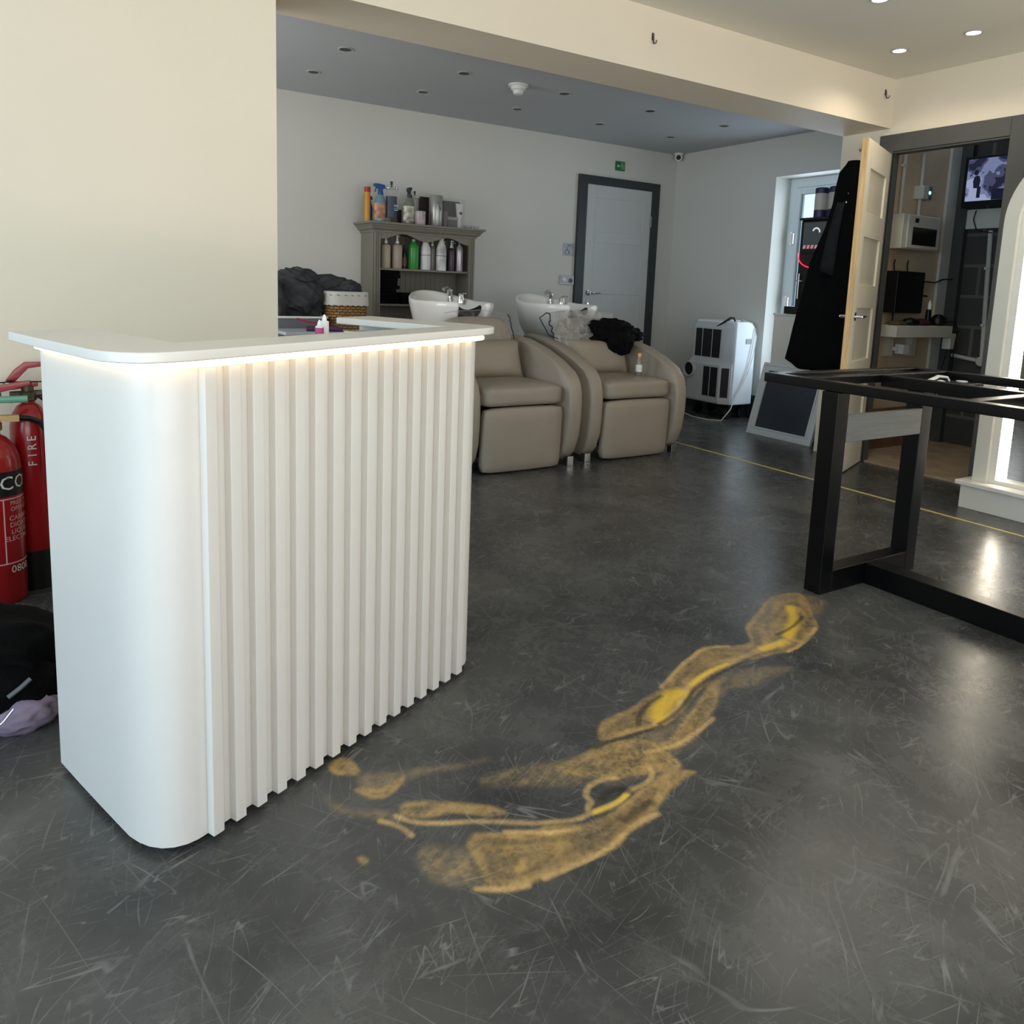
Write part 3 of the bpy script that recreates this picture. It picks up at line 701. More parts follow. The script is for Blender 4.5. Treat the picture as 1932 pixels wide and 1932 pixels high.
def rim_pts(n=128):
    """basin rim in plan: the front (towards the chair, -y) has two blunt horns with a neck dip between them"""
    def sm(a, b_, v):
        v = max(0, min(1, (v - a) / (b_ - a))); return v * v * (3 - 2 * v)
    out = []
    for i in range(n):
        t = 2 * PI * i / n
        s, c = math.sin(t), math.cos(t)
        if c >= 0: x, y = .235 * s, .36 * c
        else:
            x = .235 * math.copysign(abs(s) ** .62, s); y = -.385 * abs(c) ** .62
            x *= 1 - .30 * abs(c) ** 2.5
        z = .955 + (.062 * c ** 1.4 * (.6 + .4 * c) if c > 0 else 0)
        if c < 0:
            g = 1 - sm(.070, .112, abs(x))
            z -= .075 * g; y += .125 * g
        out.append((x, y, z))
    return out
def make_basin():
    t = thing('wash_basin', 'x', 'basin')
    R = rim_pts(); mb = MB()
    def sc(k, dz_, yo=0.0, ky=None):
        ky = ky or k
        return [(x * k, y * ky + yo, z + dz_) for x, y, z in R]
    def flat(k, z, yo=0.0, ky=None, w=1.0):
        ky = ky or k
        return [(x * k, y * ky + yo, z * w + (zz - .955) * (1 - w) * .0 + (1 - w) * zz) for x, y, zz in R]
    rings = [flat(.25, .655, .04), flat(.45, .668, .04), flat(.68, .715, .035), flat(.86, .79, .02), sc(.975, -.085, .005), sc(1.03, -.03), sc(1.03, -.004), sc(1.0, .006), sc(.95, .002), sc(.90, -.02), flat(.84, .87, 0), flat(.7, .80, .03), flat(.45, .755, .05), flat(.12, .745, .06)]
    mb.loft(rings).build('bowl', CERAMIC, t, smooth=True, local=True, angle=75)
    # neck rest
    mb = MB(); rr_ = []
    for i in range(13):
        a = -1 + 2 * i / 12
        x = .098 * a; y = -.270 - .02 * a * a; z = .876 + .055 * a * a
        rr_.append((x, y, z))
    mb.tube(rr_, [.016 + .018 * (1 - abs(-1 + 2 * i / 12) ** 2) for i in range(13)], 10)
    mb.build('neck_rest', BLACK, t, smooth=True, local=True)
    mb = MB(); mb.lathe([(0, .94), (.024, .94), (.022, .975), (.018, .985), (.018, 1.0), (.013, 1.008), (0, 1.01)], 18, cx=.165, cy=.13)
    mb.tube([(.165, .13, .995), (.165, .09, 1.012), (.16, .05, 1.010)], [.008, .007, .005], 8)
    mb.build('tap', CHROME, t, smooth=True, local=True)
    mb = MB(); mb.lathe([(0, .945), (.018, .945), (.018, .965), (.012, .97), (.012, .985), (.02, .995), (.022, 1.03), (.015, 1.035), (0, 1.035)], 16, cx=.13, cy=.235)
    mb.tube([(.13, .235, 1.03), (.10, .225, 1.045), (.07, .215, 1.03)], [.01, .011, .014], 8)
    mb.build('spray_head', CHROME, t, smooth=True, local=True)
    MB().lathe([(.13, 0), (.13, .02), (.07, .04), (.055, .1), (.055, .60), (.10, .68), (.10, .70)], 24, cx=0, cy=.05).build('pedestal', BLACK, t, smooth=True, local=True)
    MB().tube([(-.12, -.05, .72), (-.20, -.02, .40), (-.20, .0, .02)], .008, 6).build('stand_tube', BLACK, t, smooth=True, local=True)
    return t
b1 = make_basin(); move(b1, (-2.25, 1.66, 0)); b1['label'] = 'white ceramic wash basin in front of the grey shelf cabinet'; b1['group'] = 'white wash basins'
b2 = copy_tree(b1); move(b2, (-1.36, 1.69, 0)); b2['label'] = 'white ceramic wash basin in front of the panelled back door'

# clear plastic covers over the chair backs
def film_mat(nm='clear_plastic_film', lo=.22, hi=.78, colr=(.50, .48, .45, 1)):
    m = bpy.data.materials.new(nm); m.use_nodes = True
    nt = m.node_tree; N = nt.nodes; L = nt.links; b = N['Principled BSDF']
    b.inputs['Base Color'].default_value = colr; b.inputs['Roughness'].default_value = .12
    tc = N.new('ShaderNodeTexCoord'); nz = N.new('ShaderNodeTexNoise'); nz.inputs['Scale'].default_value = 14; nz.inputs['Detail'].default_value = 6; nz.inputs['Distortion'].default_value = 1.2
    L.new(tc.outputs['Object'], nz.inputs['Vector'])
    mr = N.new('ShaderNodeMapRange'); mr.inputs[1].default_value = .45; mr.inputs[2].default_value = .75; mr.inputs[3].default_value = lo; mr.inputs[4].default_value = hi
    L.new(nz.outputs[0], mr.inputs[0]); L.new(mr.outputs[0], b.inputs['Alpha'])
    bp = N.new('ShaderNodeBump'); bp.inputs['Strength'].default_value = .9; bp.inputs['Distance'].default_value = .02
    L.new(nz.outputs[0], bp.inputs['Height']); L.new(bp.outputs[0], b.inputs['Normal'])
    return m
FILM = film_mat(); FILM_S = film_mat('smooth_plastic_film', .03, .16)
def cover(name, label, x0, x1, ytop, ybot, ztop, zbot, seed, amp, group='clear plastic chair back covers', fm=None):
    t = thing(name, label, 'cover', ((x0 + x1) / 2, ybot, zbot), 0, group)
    nx, nz_ = 26, 20; vs = []; fs = []
    def P(i, j):
        u = i / nx; w = j / nz_
        x = x0 + (x1 - x0) * u; y = ybot + (ytop - ybot) * w; z = zbot + (ztop - zbot) * w
        q = Vector((u * 5 + seed, w * 4, seed))
        n1 = noise.noise(q); n2 = noise.noise(q * 2.3)
        bow = (1 - (2 * u - 1) ** 2) * .03
        return Vector((x + amp * .4 * n2, y - bow - amp * (abs(n1) * 1.4 + .5 * n2), z + amp * .5 * n2 - .02 * (2 * u - 1) ** 2))
    for j in range(nz_ + 1):
        for i in range(nx + 1): vs.append(P(i, j))
    for j in range(nz_):
        for i in range(nx):
            a = j * (nx + 1) + i; fs.append((a, a + 1, a + nx + 2, a + nx + 1))
    mb = MB(); mb.add(vs, fs); o = mb.build('film', fm or FILM, t, smooth=True, angle=180)
    s = o.modifiers.new('thick', 'SOLIDIFY'); s.thickness = .0012
    return t, P, nx, nz_
# chair backrest top: local y .62+~.18, z .88
t, P, nx, nz_ = cover('plastic_back_cover', 'clear plastic cover with dark edging over the chair back behind the desk', -2.49, -2.03, 1.235, 1.145, .912, .74, 3, .008, fm=FILM_S)
MB().tube([P(nx, j) + Vector((.004, 0, 0)) for j in range(nz_, -1, -1)] , .004, 6).build('edging', BLACK, t, smooth=True)
MB().tube([P(i, nz_) + Vector((0, .002, .002)) for i in range(nx + 1)], .0015, 5).build('edging', mat('clear_film_edge', 'A8A49C', .3), t, smooth=True)
t, P, nx, nz_ = cover('plastic_back_cover', 'crumpled clear plastic cover over the chair back beneath the right basin', -1.70, -1.14, 1.27, 1.13, .925, .68, 9, .03)
MB().tube([P(0, j) for j in range(nz_, -1, -1)], .004, 6).build('edging', BLACK, t, smooth=True)
MB().tube([P(0, nz_), P(0, nz_) + Vector((-.055, 0, -.035)), P(0, nz_ // 2) + Vector((-.025, 0, -.02)), P(1, nz_ // 3)], .004, 6).build('edging', BLACK, t, smooth=True)

# black cloth on the second chair
ct_ = thing('black_cape', 'crumpled black salon cape thrown over the right chair back', 'cape', (-1.22, 1.2, .64))
mb = lump((-1.24, 1.17, .775), (.19, .10, .085), 4, .26, 1.9, 5, fold=.10, fdir=(.9, .1, .6))
mb.build('cloth', BLACK_CLOTH, ct_, smooth=True, angle=180)
lump((-1.22, 1.07, .71), (.10, .07, .08), 8, .20, 2.0, 4, fold=.10, fdir=(.9, .2, .2)).build('cloth_fold', BLACK_CLOTH, ct_, smooth=True, angle=180)
lump((-1.06, 1.2, .755), (.12, .08, .06), 6, .25, 2.0, 4, fold=.10, fdir=(.5, .2, .9)).build('cloth_fold', BLACK_CLOTH, ct_, smooth=True, angle=180)

# juice bottle on the seat
jb = thing('juice_bottle', 'small juice bottle with orange cap standing on chair seat', 'bottle', (-1.222, .85, .513))
MB().lathe([(0, 0.5130), (.021, 0.5130), (.022, 0.5180), (.022, 0.5930), (.020, 0.6080), (.012, 0.6280), (.011, 0.6400), (0, 0.6400)], 20, cx=-1.222, cy=.85).build('body', mat('clear_bottle', 'CFCFC8', .08, trans=.75, var=.02), jb, smooth=True)
MB().lathe([(0, 0.5145), (.0195, 0.5145), (.0195, 0.5430), (0, 0.5430)], 20, cx=-1.222, cy=.85).build('juice', mat('orange_juice', 'E0A030', .3), jb, smooth=True)
MB().lathe([(.0223, 0.5380), (.0223, 0.5860)], 20, cx=-1.222, cy=.85).build('label_band', mat('bottle_label', 'DDDAD2', .5, var=.15, scale=60), jb, smooth=True)
MB().lathe([(0, 0.6390), (.013, 0.6390), (.0135, 0.6580), (.012, 0.6620), (0, 0.6620)], 18, cx=-1.222, cy=.85).build('cap', mat('orange_cap', 'E59A45', .4), jb, smooth=True)

# ---------------------------------------------------------------- portable air conditioner
AC_G = mat('ac_grille_dark', '17191C', .6, var=.2, scale=40)
AC_W = mat('ac_casing', 'BFC3C6', .4, var=.03)
AC_W2 = mat('ac_side_casing', 'E6ECF2', .3, var=.02)
ac = thing('portable_air_conditioner', 'white portable air conditioner with dark rear grilles standing by right wall', 'air conditioner', (.5, 1.75, 0))
ay0, ay1, az0, az1 = 1.50, 1.97, .125, .845
pf = [(.405, az0), (.66, az0), (.66, az1 - .13)] + [(.56 + .10 * math.cos(a), az1 - .13 + .13 * math.sin(a)) for a in (.3, .6, .9, 1.2)] + [(.56, az1), (.405, az1)]
MB().prism(pf, ay0, ay1, 'xz').build('side_casing', AC_W2, ac, bevel=.014, seg=3)
def rear(x, xc, y0, yc, y1, z): return [(x, y1, z), (x, yc, z), (xc, y0, z), (.45, y0, z), (.45, y1, z)]
MB().loft([rear(.335, .395, 1.51, 1.585, 1.965, az0 + .005), rear(.325, .392, 1.51, 1.585, 1.965, az0 + .03), rear(.325, .392, 1.51, 1.585, 1.965, .465), rear(.365, .40, 1.52, 1.60, 1.955, .515), rear(.370, .40, 1.52, 1.60, 1.955, .79), rear(.40, .41, 1.54, 1.60, 1.94, .832)]).build('rear_casing', AC_W, ac, bevel=.004, seg=2)
gr = MB().box(.362, .370, 1.635, 1.925, .525, .770).build('grille', AC_G, ac)
mb = MB()
for y in (1.725, 1.84): mb.box(.359, .363, y, y + .005, .525, .770)
mb.build('grille_bar', AC_W, gr)
gr = MB().box(.320, .328, 1.605, 1.765, .19, .445).build('grille', AC_G, ac)
MB().box(.317, .321, 1.683, 1.689, .19, .445).build('grille_bar', AC_W, gr)
vx = Vector((.392 - .325, 1.51 - 1.585, 0)).normalized()
mm = Matrix.Translation((.325, 1.585, 0)) @ Matrix.Rotation(math.atan2(vx.y, vx.x), 4, 'Z')
MB().box(.018, .082, -.0035, .001, .19, .445, mm).build('grille', AC_G, ac)
my, mz = 1.93, .405
mm = Matrix.Translation((.312, my, mz)) @ Matrix.Rotation(PI / 2, 4, 'Y')
MB().lathe([(.058, -.015), (.064, -.018), (.068, -.015), (.068, .03), (.058, .03), (.058, -.015)], 28, m=mm).build('hose_collar', AC_W, ac, smooth=True)
MB().lathe([(0, .004), (.058, .004)], 28, m=mm).build('hose_opening', BLACK, ac)
MB().box(.53, .60, ay0 - .003, ay0 + .001, .655, .70).build('carry_recess', mat('ac_recess', '9AA0A6', .5), ac, bevel=.001)
MB().box(.43, .56, ay0 + .10, ay1 - .10, az1 - .004, az1 + .012).build('control_panel', AC_W, ac, bevel=.003)
MB().tube([(.38, 1.70, .79), (.41, 1.58, .875), (.43, 1.56, .875), (.45, 1.56, az1 - .002)], .009, 8).build('handle', BLACK, ac, smooth=True)
for x in (.43, .60):
    for y in (ay0 + .06, ay1 - .06):
        MB().lathe([(0, -.014), (.050, -.014), (.052, 0), (.050, .014), (0, .014)], 16, m=Matrix.Translation((x, y, .0525)) @ Matrix.Rotation(-PI / 2, 4, 'X')).box(x - .01, x + .01, y - .02, y + .02, .06, .13).build('castor', BLACK, ac, smooth=True)
pc = thing('power_cable', 'white power cable draped over the air conditioner down to floor', 'cable', (.5, 1.84, 0))
MB().tube([(.60, 1.62, .858), (.62, 1.53, .835), (.625, 1.492, .78), (.62, 1.488, .70), (.575, 1.488, .47), (.52, 1.487, .34), (.44, 1.484, .21), (.36, 1.46, .10), (.28, 1.48, .006), (.20, 1.58, .006), (.20, 1.75, .006), (.26, 1.88, .006), (.24, 2.0, .006)], .0045, 6).build('cord', WHITE, pc, smooth=True)
MB().tube([(.61, 1.63, .858), (.645, 1.53, .80), (.645, 1.488, .72), (.625, 1.488, .56), (.58, 1.488, .42), (.50, 1.486, .28), (.44, 1.484, .20)], .0045, 6).build('cord', WHITE, pc, smooth=True)
# ---------------------------------------------------------------- framed screen leaning near the exit door
FR_W = mat('white_picture_frame', 'D4D6D4', .45, var=.03)
def lean_frame():
    t = thing('picture_frame', 'white moulded frame around dark grey panel, leaning on white cabinet', 'frame', (.12, .75, 0))
    A = math.atan2(.15, .545)
    M = Matrix.Translation((.098, .75, .0)) @ Matrix.Rotation(-PI / 2, 4, 'Z') @ Matrix.Rotation(-A, 4, 'X')
    # local: x along +/-; after rotation x-> -Y ; y-> +X ; z up, leaning towards +X
    w, h = .298, .575
    def ringpart(o, i, y0, y1, name, m_):
        mb = MB()
        mb.box(-w + o, w - o, y0, y1, o, i, M); mb.box(-w + o, w - o, y0, y1, h - i, h - o, M)
        mb.box(-w + o, -w + i, y0, y1, i, h - i, M); mb.box(w - i, w - o, y0, y1, i, h - i, M)
        return mb.build(name, m_, t, bevel=.002)
    ringpart(0, .022, 0, .028, 'outer_moulding', FR_W)
    ringpart(.022, .048, .006, .028, 'middle_moulding', FR_W)
    ringpart(.048, .062, .001, .028, 'inner_moulding', FR_W)
    MB().box(-w + .062, w - .062, .014, .020, .062, h - .062, M).build('panel', mat('dark_grey_panel', '3C4148', .22, var=.06), t)
    return t
lean_frame()
wc = thing('white_cabinet', 'low white cabinet in front of the exit door recess', 'cabinet', (.45, .75, 0))
MB().box(.285, .68, .46, 1.02, 0, .925).build('body', OFFWHITE, wc, bevel=.003)
MB().box(.278, .69, .452, 1.027, .925, .943).build('top', OFFWHITE, wc, bevel=.003)

# black vending machine on the cabinet
cm = thing('coffee_machine', 'black drinks machine with display screen and red light ring on white cabinet', 'machine', (.45, .65, .943))
MB().box(.32, .64, .48, .865, .943, 1.645).build('body', BLACK, cm, bevel=.006)
MB().box(.305, .66, .47, .875, 1.645, 1.665).build('top_plate', BLACK, cm, bevel=.004)
MB().box(.312, .322, .50, .850, 1.40, 1.64).build('screen_bezel', BLACK, cm, bevel=.003)
sc_ = MB().box(.309, .313, .52, .832, 1.432, 1.628).build('display', mat('display_grey', '3A3E40', .2, emit='50585A', estr=.25), cm)
mb = MB()
for i in range(9): mb.prism([(.828 - i * .034, 1.436), (.808 - i * .034, 1.436), (.800 - i * .034, 1.462), (.820 - i * .034, 1.462)], .3075, .3095, 'yz')
mb.build('warning_band', mat('display_pink', 'C88A90', .4, emit='C88A90', estr=.5), sc_)
MB().tube([(.309, .72 + .03 * math.cos(a), 1.555 + .03 * math.sin(a)) for a in [math.radians(d) for d in range(20, 200, 15)]], .006, 6).build('display_symbol', mat('display_white', 'E8E8E8', .4, emit='E8E8E8', estr=.6), sc_, smooth=True)
MB().tube([(.314, .735 + .135 * math.cos(a), 1.395 + .10 * math.sin(a)) for a in [math.radians(d) for d in range(365, 175, -10)]], .0035, 6).build('light_ring', mat('red_light', 'FF2038', .4, emit='FF1830', estr=5), cm, smooth=True)
MB().tube([(.30, .83, 1.25), (.30, .83, 1.06)], .007, 8).box(.298, .32, .80, .86, 1.19, 1.20).build('dispenser_lever', SILVER, cm, smooth=True)
MB().box(.262, .33, .56, .915, .944, 1.0).build('drip_tray', BLACK, cm, bevel=.003)
BLUECAP = mat('navy_lid', '26284A', .4)
def cup_tube(x, y, label):
    t = thing('cup_container', label, 'container', (x, y, 1.665), 0, 'containers on the drinks machine')
    r = .048
    MB().lathe([(0, 1.72), (r, 1.72), (r * 1.03, 1.80), (r, 1.84), (0, 1.84)], 24, cx=x, cy=y).build('body', mat('beige_container', 'BDB7AB', .5), t, smooth=True)
    MB().lathe([(0, 1.665), (r * 1.02, 1.665), (r * 1.02, 1.72), (0, 1.72)], 24, cx=x, cy=y).build('base', BLUECAP, t, smooth=True)
    MB().lathe([(0, 1.84), (r * 1.03, 1.84), (r * 1.03, 1.875), (r * .9, 1.882), (0, 1.882)], 24, cx=x, cy=y).build('lid', BLUECAP, t, smooth=True)
cup_tube(.37, .745, 'beige container with navy lid, left one on the drinks machine')
cup_tube(.37, .625, 'beige container with navy lid beside black coat, on the drinks machine')

# ---------------------------------------------------------------- long black coat on the wall end
co = thing('black_coat', 'long black coat hanging from a wall hook behind open door', 'coat', (-.03, .19, .6))
Ld = [(1.965, .155, .235), (1.945, .13, .25), (1.90, .11, .295), (1.80, .09, .315), (1.70, .08, .325), (1.55, .07, .365), (1.42, .06, .42), (1.30, .05, .468), (1.18, .05, .49), (1.07, .04, .512), (.95, .04, .54), (.85, .04, .56), (.76, .04, .575), (.70, .04, .59), (.655, .05, .602)]
rings = []
NR = 72
for k, (z, a, b_) in enumerate(Ld):
    c = (a + b_) / 2; hw = (b_ - a) / 2; f = k / (len(Ld) - 1); r = []
    for i in range(NR):
        t_ = 2 * PI * i / NR
        fold = 1 + (.05 + .16 * f) * math.sin(7 * t_ + 2 * f + 1.0) * (abs(math.sin(t_)) ** .5) + .05 * math.sin(13 * t_ + 3 * f)
        y = c + hw * math.cos(t_)
        x = -.062 + (.030 + .022 * f) * math.sin(t_) * fold
        x = min(x, -.006)
        zz = z
        if k >= len(Ld) - 2:
            u = (y - .05) / .55
            hem = (.60 if u < .35 else .575) if u < .7 else .575 + (u - .7) * .2
            zz = z + (hem - .655) * (0.5 if k == len(Ld) - 2 else 1)
        r.append((x, y, zz))
    rings.append(r)
MB().loft(rings).build('coat_body', BLACK_CLOTH, co, smooth=True, angle=180)
SL = mat('dark_grey_lining', '232325', .85, var=.2, scale=20, spec=.15)
sl = []
for k in range(9):
    f = k / 8; z = 1.70 - .46 * f; y = .235 + .06 * f; x = -.10 - .012 * math.sin(f * 3)
    sl.append([(x + (.018 + .012 * f) * math.cos(t_), y + (.03 + .028 * f) * math.sin(t_), z + (.02 * math.sin(t_) if k == 8 else 0)) for t_ in [2 * PI * i / 18 for i in range(18)]])
MB().loft(sl).build('sleeve', SL, co, smooth=True, angle=180)
for z in (1.70, 1.755): MB().lathe([(0, 0), (.007, 0), (.007, .004), (0, .005)], 12, m=Matrix.Translation((-.094, .20 - (z - 1.7) * .25, z)) @ Matrix.Rotation(-PI / 2, 4, 'Y')).build('button', SILVER, co)
def hook(name, label, M, cat='hook', group=None):
    t = thing(name, label, cat, tuple(M.translation), 0, group)
    MB().tube([M @ Vector(p) for p in ((0, 0, .025), (0, -.006, .025), (0, -.008, -.005), (0, -.012, -.018), (0, -.026, -.02), (0, -.032, -.006))], .004, 6).box(-.006, .006, -.003, 0, .0, .034, M).build('metal', mat('dull_metal', '6F695E', .4, .8), t, smooth=True)
hook('wall_hook', 'white hook on the wall end above the black coat', T(-.0005, .185, 2.05, -PI / 2))
hook('beam_hook', 'small metal hook on the cream beam, above the middle of room', T(-2.005, -.0005, 2.293), group='metal hooks on the beam')
hook('beam_hook', 'small metal hook at right end of the cream beam near the corner', T(-.094, -.0005, 2.334), group='metal hooks on the beam')

# ---------------------------------------------------------------- arched lit mirror station on its plinth
ms = thing('mirror_plinth', 'white plinth box with ledge carrying the arched mirror, by right wall', 'plinth', (-.25, -1.9, 0))
MB().box(-.50, -.30, -3.2, -.946, 0, .123).build('base', OFFWHITE, ms, bevel=.002)
MB().box(-.525, -.30, -3.2, -.925, .123, .147).build('ledge', mat('white_ledge_paint', 'E2DFD6', .4), ms, bevel=.005, seg=3)
mi = thing('arched_mirror', 'tall arched mirror in deep white frame with glowing inner edge', 'mirror', (-.38, -1.5, .147))
FX0, FX1 = -.455, -.33
Ya, Yb = -.976, -1.90; zsp = 1.47; R = (Ya - Yb) / 2
def arch_ring(ins, z0=.147, n=16):
    # rounded rectangle-arch outline in (y,z)
    y0, y1 = Ya - ins, Yb + ins
    r = .40 - ins; zt = 1.88 - ins
    pts = [(y0, z0), (y0, zt - r)]
    for i in range(1, n): 
        a = math.radians(90 * i / n); pts.append((y0 - r + r * math.cos(a), zt - r + r * math.sin(a)))
    pts.append((y0 - r, zt)); pts.append((y1 + r, zt))
    for i in range(1, n):
        a = math.radians(90 + 90 * i / n); pts.append((y1 + r + r * math.cos(a), zt - r + r * math.sin(a)))
    pts += [(y1, zt - r), (y1, z0)]
    return pts
def arch_band(i0, i1, x0, x1, name, m_, parent=mi, z0=.147, bev=.002):
    A_, B_ = arch_ring(i0, z0), arch_ring(i1, z0); n = len(A_)
    vs = [(x0, y, z) for y, z in A_] + [(x0, y, z) for y, z in B_] + [(x1, y, z) for y, z in A_] + [(x1, y, z) for y, z in B_]
    fs = []
    for i in range(n - 1):
        fs += [(i, i + 1, n + i + 1, n + i), (2 * n + i, 2 * n + i + 1, 3 * n + i + 1, 3 * n + i), (i, i + 1, 2 * n + i + 1, 2 * n + i), (n + i, n + i + 1, 3 * n + i + 1, 3 * n + i)]
    for i in (0, n - 1): fs.append((i, n + i, 3 * n + i, 2 * n + i))
    return MB().add(vs, fs).build(name, m_, parent, bevel=bev)
arch_band(0, .070, FX0, FX1, 'frame_face', mat('cream_frame_paint', 'D6D1C2', .45, var=.02))
arch_band(.070, .105, FX0 + .022, FX1, 'inner_lining', mat('white_lining', 'E6E2D6', .4, var=.02), bev=0)
arch_band(.106, .124, FX0 + .040, FX0 + .050, 'led_strip', LEDW, bev=0)
P_ = arch_ring(.105, .16)
MB().prism(P_, FX0 + .070, FX1, 'yz').build('glass', mat('mirror_glass', 'C9CBC8', .03, 1.0, var=0), mi)
MB().box(FX0 + .02, FX1, Yb + .07, Ya - .07, .147, .168).build('sill', mat('white_ledge_paint', 'E2DFD6', .4), mi, bevel=.003)
arch_band(-.0, .11, FX1, FX1 + .03, 'backing', OFFWHITE, bev=0)

# ---------------------------------------------------------------- closet contents
CU = mat('offwhite_enclosure', 'D6D3C4', .5, var=.03)
cu = thing('consumer_unit', 'cream electrical fuse box with dark window on closet wall', 'fuse box', (.63, .16, 1.43))
MB().box(.40, .845, .10, .22, 1.43, 1.665).build('case', CU, cu, bevel=.006)
MB().box(.445, .835, .088, .10, 1.437, 1.658).build('lid', CU, cu, bevel=.004)
MB().box(.50, .79, .084, .089, 1.46, 1.58).build('window', mat('smoked_window', '1A1612', .15, var=.3, scale=30), cu, bevel=.002)
MB().box(.52, .56, .085, .089, 1.61, 1.64).build('badge', BLACK, cu)
CP = mat('white_conduit', 'D2CEC0', .45, var=.04)
def conduit(label, pts, r=.0125, clips=(), group='white conduits in the closet'):
    t = thing('conduit_pipe', label, 'pipe', pts[0], 0, group)
    MB().tube(pts, r, 10).build('pipe', CP, t, smooth=True)
    for c in clips: MB().box(c[0] - .022, c[0] + .022, c[1] - .01, c[1] + .016, c[2] - .01, c[2] + .01).build('clip', CP, t, bevel=.003)
    return t
conduit('white vertical conduit rising from left of the fuse box', [(.50, .195, 1.665), (.50, .195, 2.44)], clips=((.50, .195, 2.0),))
conduit('white vertical conduit through small green-lit switch box', [(.72, .195, 1.665), (.72, .195, 2.44)], clips=((.72, .195, 2.12),))
sw = thing('switch_box', 'small square switch box with green light above the fuse box', 'switch', (.73, .17, 1.83))
MB().box(.675, .74, .145, .22, 1.79, 1.88).build('case', CU, sw, bevel=.004)
MB().box(.74, .79, .150, .22, 1.79, 1.88).build('side_case', mat('greyish_case', '6D7068', .5), sw, bevel=.004)
MB().lathe([(0, 0), (.011, 0), (.011, .004), (0, .006)], 14, m=Matrix.Translation((.757, .150, 1.835)) @ Matrix.Rotation(PI / 2, 4, 'X')).build('indicator', mat('green_light', '60FFC0', .4, emit='7CFFCC', estr=4), sw)
bx = thing('black_equipment_box', 'black box on closet wall below the fuse box', 'box', (.6, .16, .99))
MB().box(.44, .77, .12, .22, .99, 1.28).build('case', BLACK, bx, bevel=.006)
mb = MB()
for x in (.50, .66): mb.tube([(x, .19, 1.28), (x + .004, .2, 1.33), (x + .012, .2, 1.36)], .004, 6)
mb.tube([(.77, .17, 1.17), (.86, .17, 1.22), (1.0, .18, 1.215), (1.12, .19, 1.245), (1.24, .15, 1.25)], .005, 6).tube([(.77, .17, 1.12), (.90, .17, 1.115)], .007, 6)
mb.tube([(.50, .17, .99), (.49, .16, .965), (.47, .15, .93)], .005, 6)
mb.build('wiring', BLACK, bx, smooth=True)
sh = thing('closet_shelf', 'white boxed shelf under the black box in closet', 'shelf', (.7, .12, .82))
MB().box(.33, 1.02, .02, .22, .825, .905).build('board', OFFWHITE, sh, bevel=.003)
for x in (.50, .78): MB().box(x, x + .05, .17, .22, .68, .825).build('bracket', CU, sh)
TOOL = mat('tool_olive', '5A4E2C', .6, var=.3, scale=30); TR = mat('dull_red_cloth', '3A1C1C', .8, var=.3)
a = tag(lump((.46, .10, .918), (.07, .04, .018), 11, .3, 3, 3, flat=.906).build('rag', TOOL, None, smooth=True, angle=180), 'small olive rag at left end of the closet shelf', 'rag')
a = tag(lump((.62, .10, .925), (.06, .045, .028), 12, .3, 3, 3, flat=.906).build('cable_coil', BLACK, None, smooth=True, angle=180), 'black bundle in the middle of closet shelf', 'cable')
a = tag(lump((.76, .11, .925), (.07, .05, .024), 13, .3, 3, 3, flat=.906).build('rag', TR, None, smooth=True, angle=180), 'dull dark red rag on the closet shelf', 'rag')
kn = thing('torch', 'upright black torch with shiny tip on closet shelf', 'torch', (.86, .12, .905))
MB().lathe([(0, .905), (.022, .905), (.02, .98), (.016, 1.02), (0, 1.02)], 14, cx=.86, cy=.12).build('body', BLACK, kn, smooth=True)
MB().lathe([(0, 1.02), (.012, 1.02), (.014, 1.06), (.004, 1.085), (0, 1.085)], 12, cx=.865, cy=.12).build('tip', mat('bright_tip', 'F0F0F0', .2), kn, smooth=True)
a = tag(lump((.96, .10, .935), (.045, .045, .045), 14, .3, 3, 3, flat=.906).build('cable_coil', BLACK, None, smooth=True, angle=180), 'black coil at right end of the closet shelf', 'cable')
jn = thing('junction_block', 'white extension block hanging off right end of the shelf', 'socket', (1.06, .05, .75))
MB().box(1.025, 1.10, .03, .09, .735, .85).build('case', CU, jn, bevel=.006)
MB().tube([(.98, .06, .93), (1.04, .02, .94), (1.09, .02, .88), (1.07, .022, .74), (1.09, .03, .60), (1.07, .06, .40)], .004, 6).tube([(1.03, .05, .735), (.98, .04, .62), (.93, .05, .52)], .003, 6).build('wire', BLACK, jn, smooth=True)
pg = thing('plug_adaptor', 'white plug adaptor under the closet shelf', 'plug', (.60, .15, .70))
MB().box(.56, .64, .10, .165, .70, .77).box(.53, .56, .13, .165, .72, .75).build('case', WHITE, pg, bevel=.005)
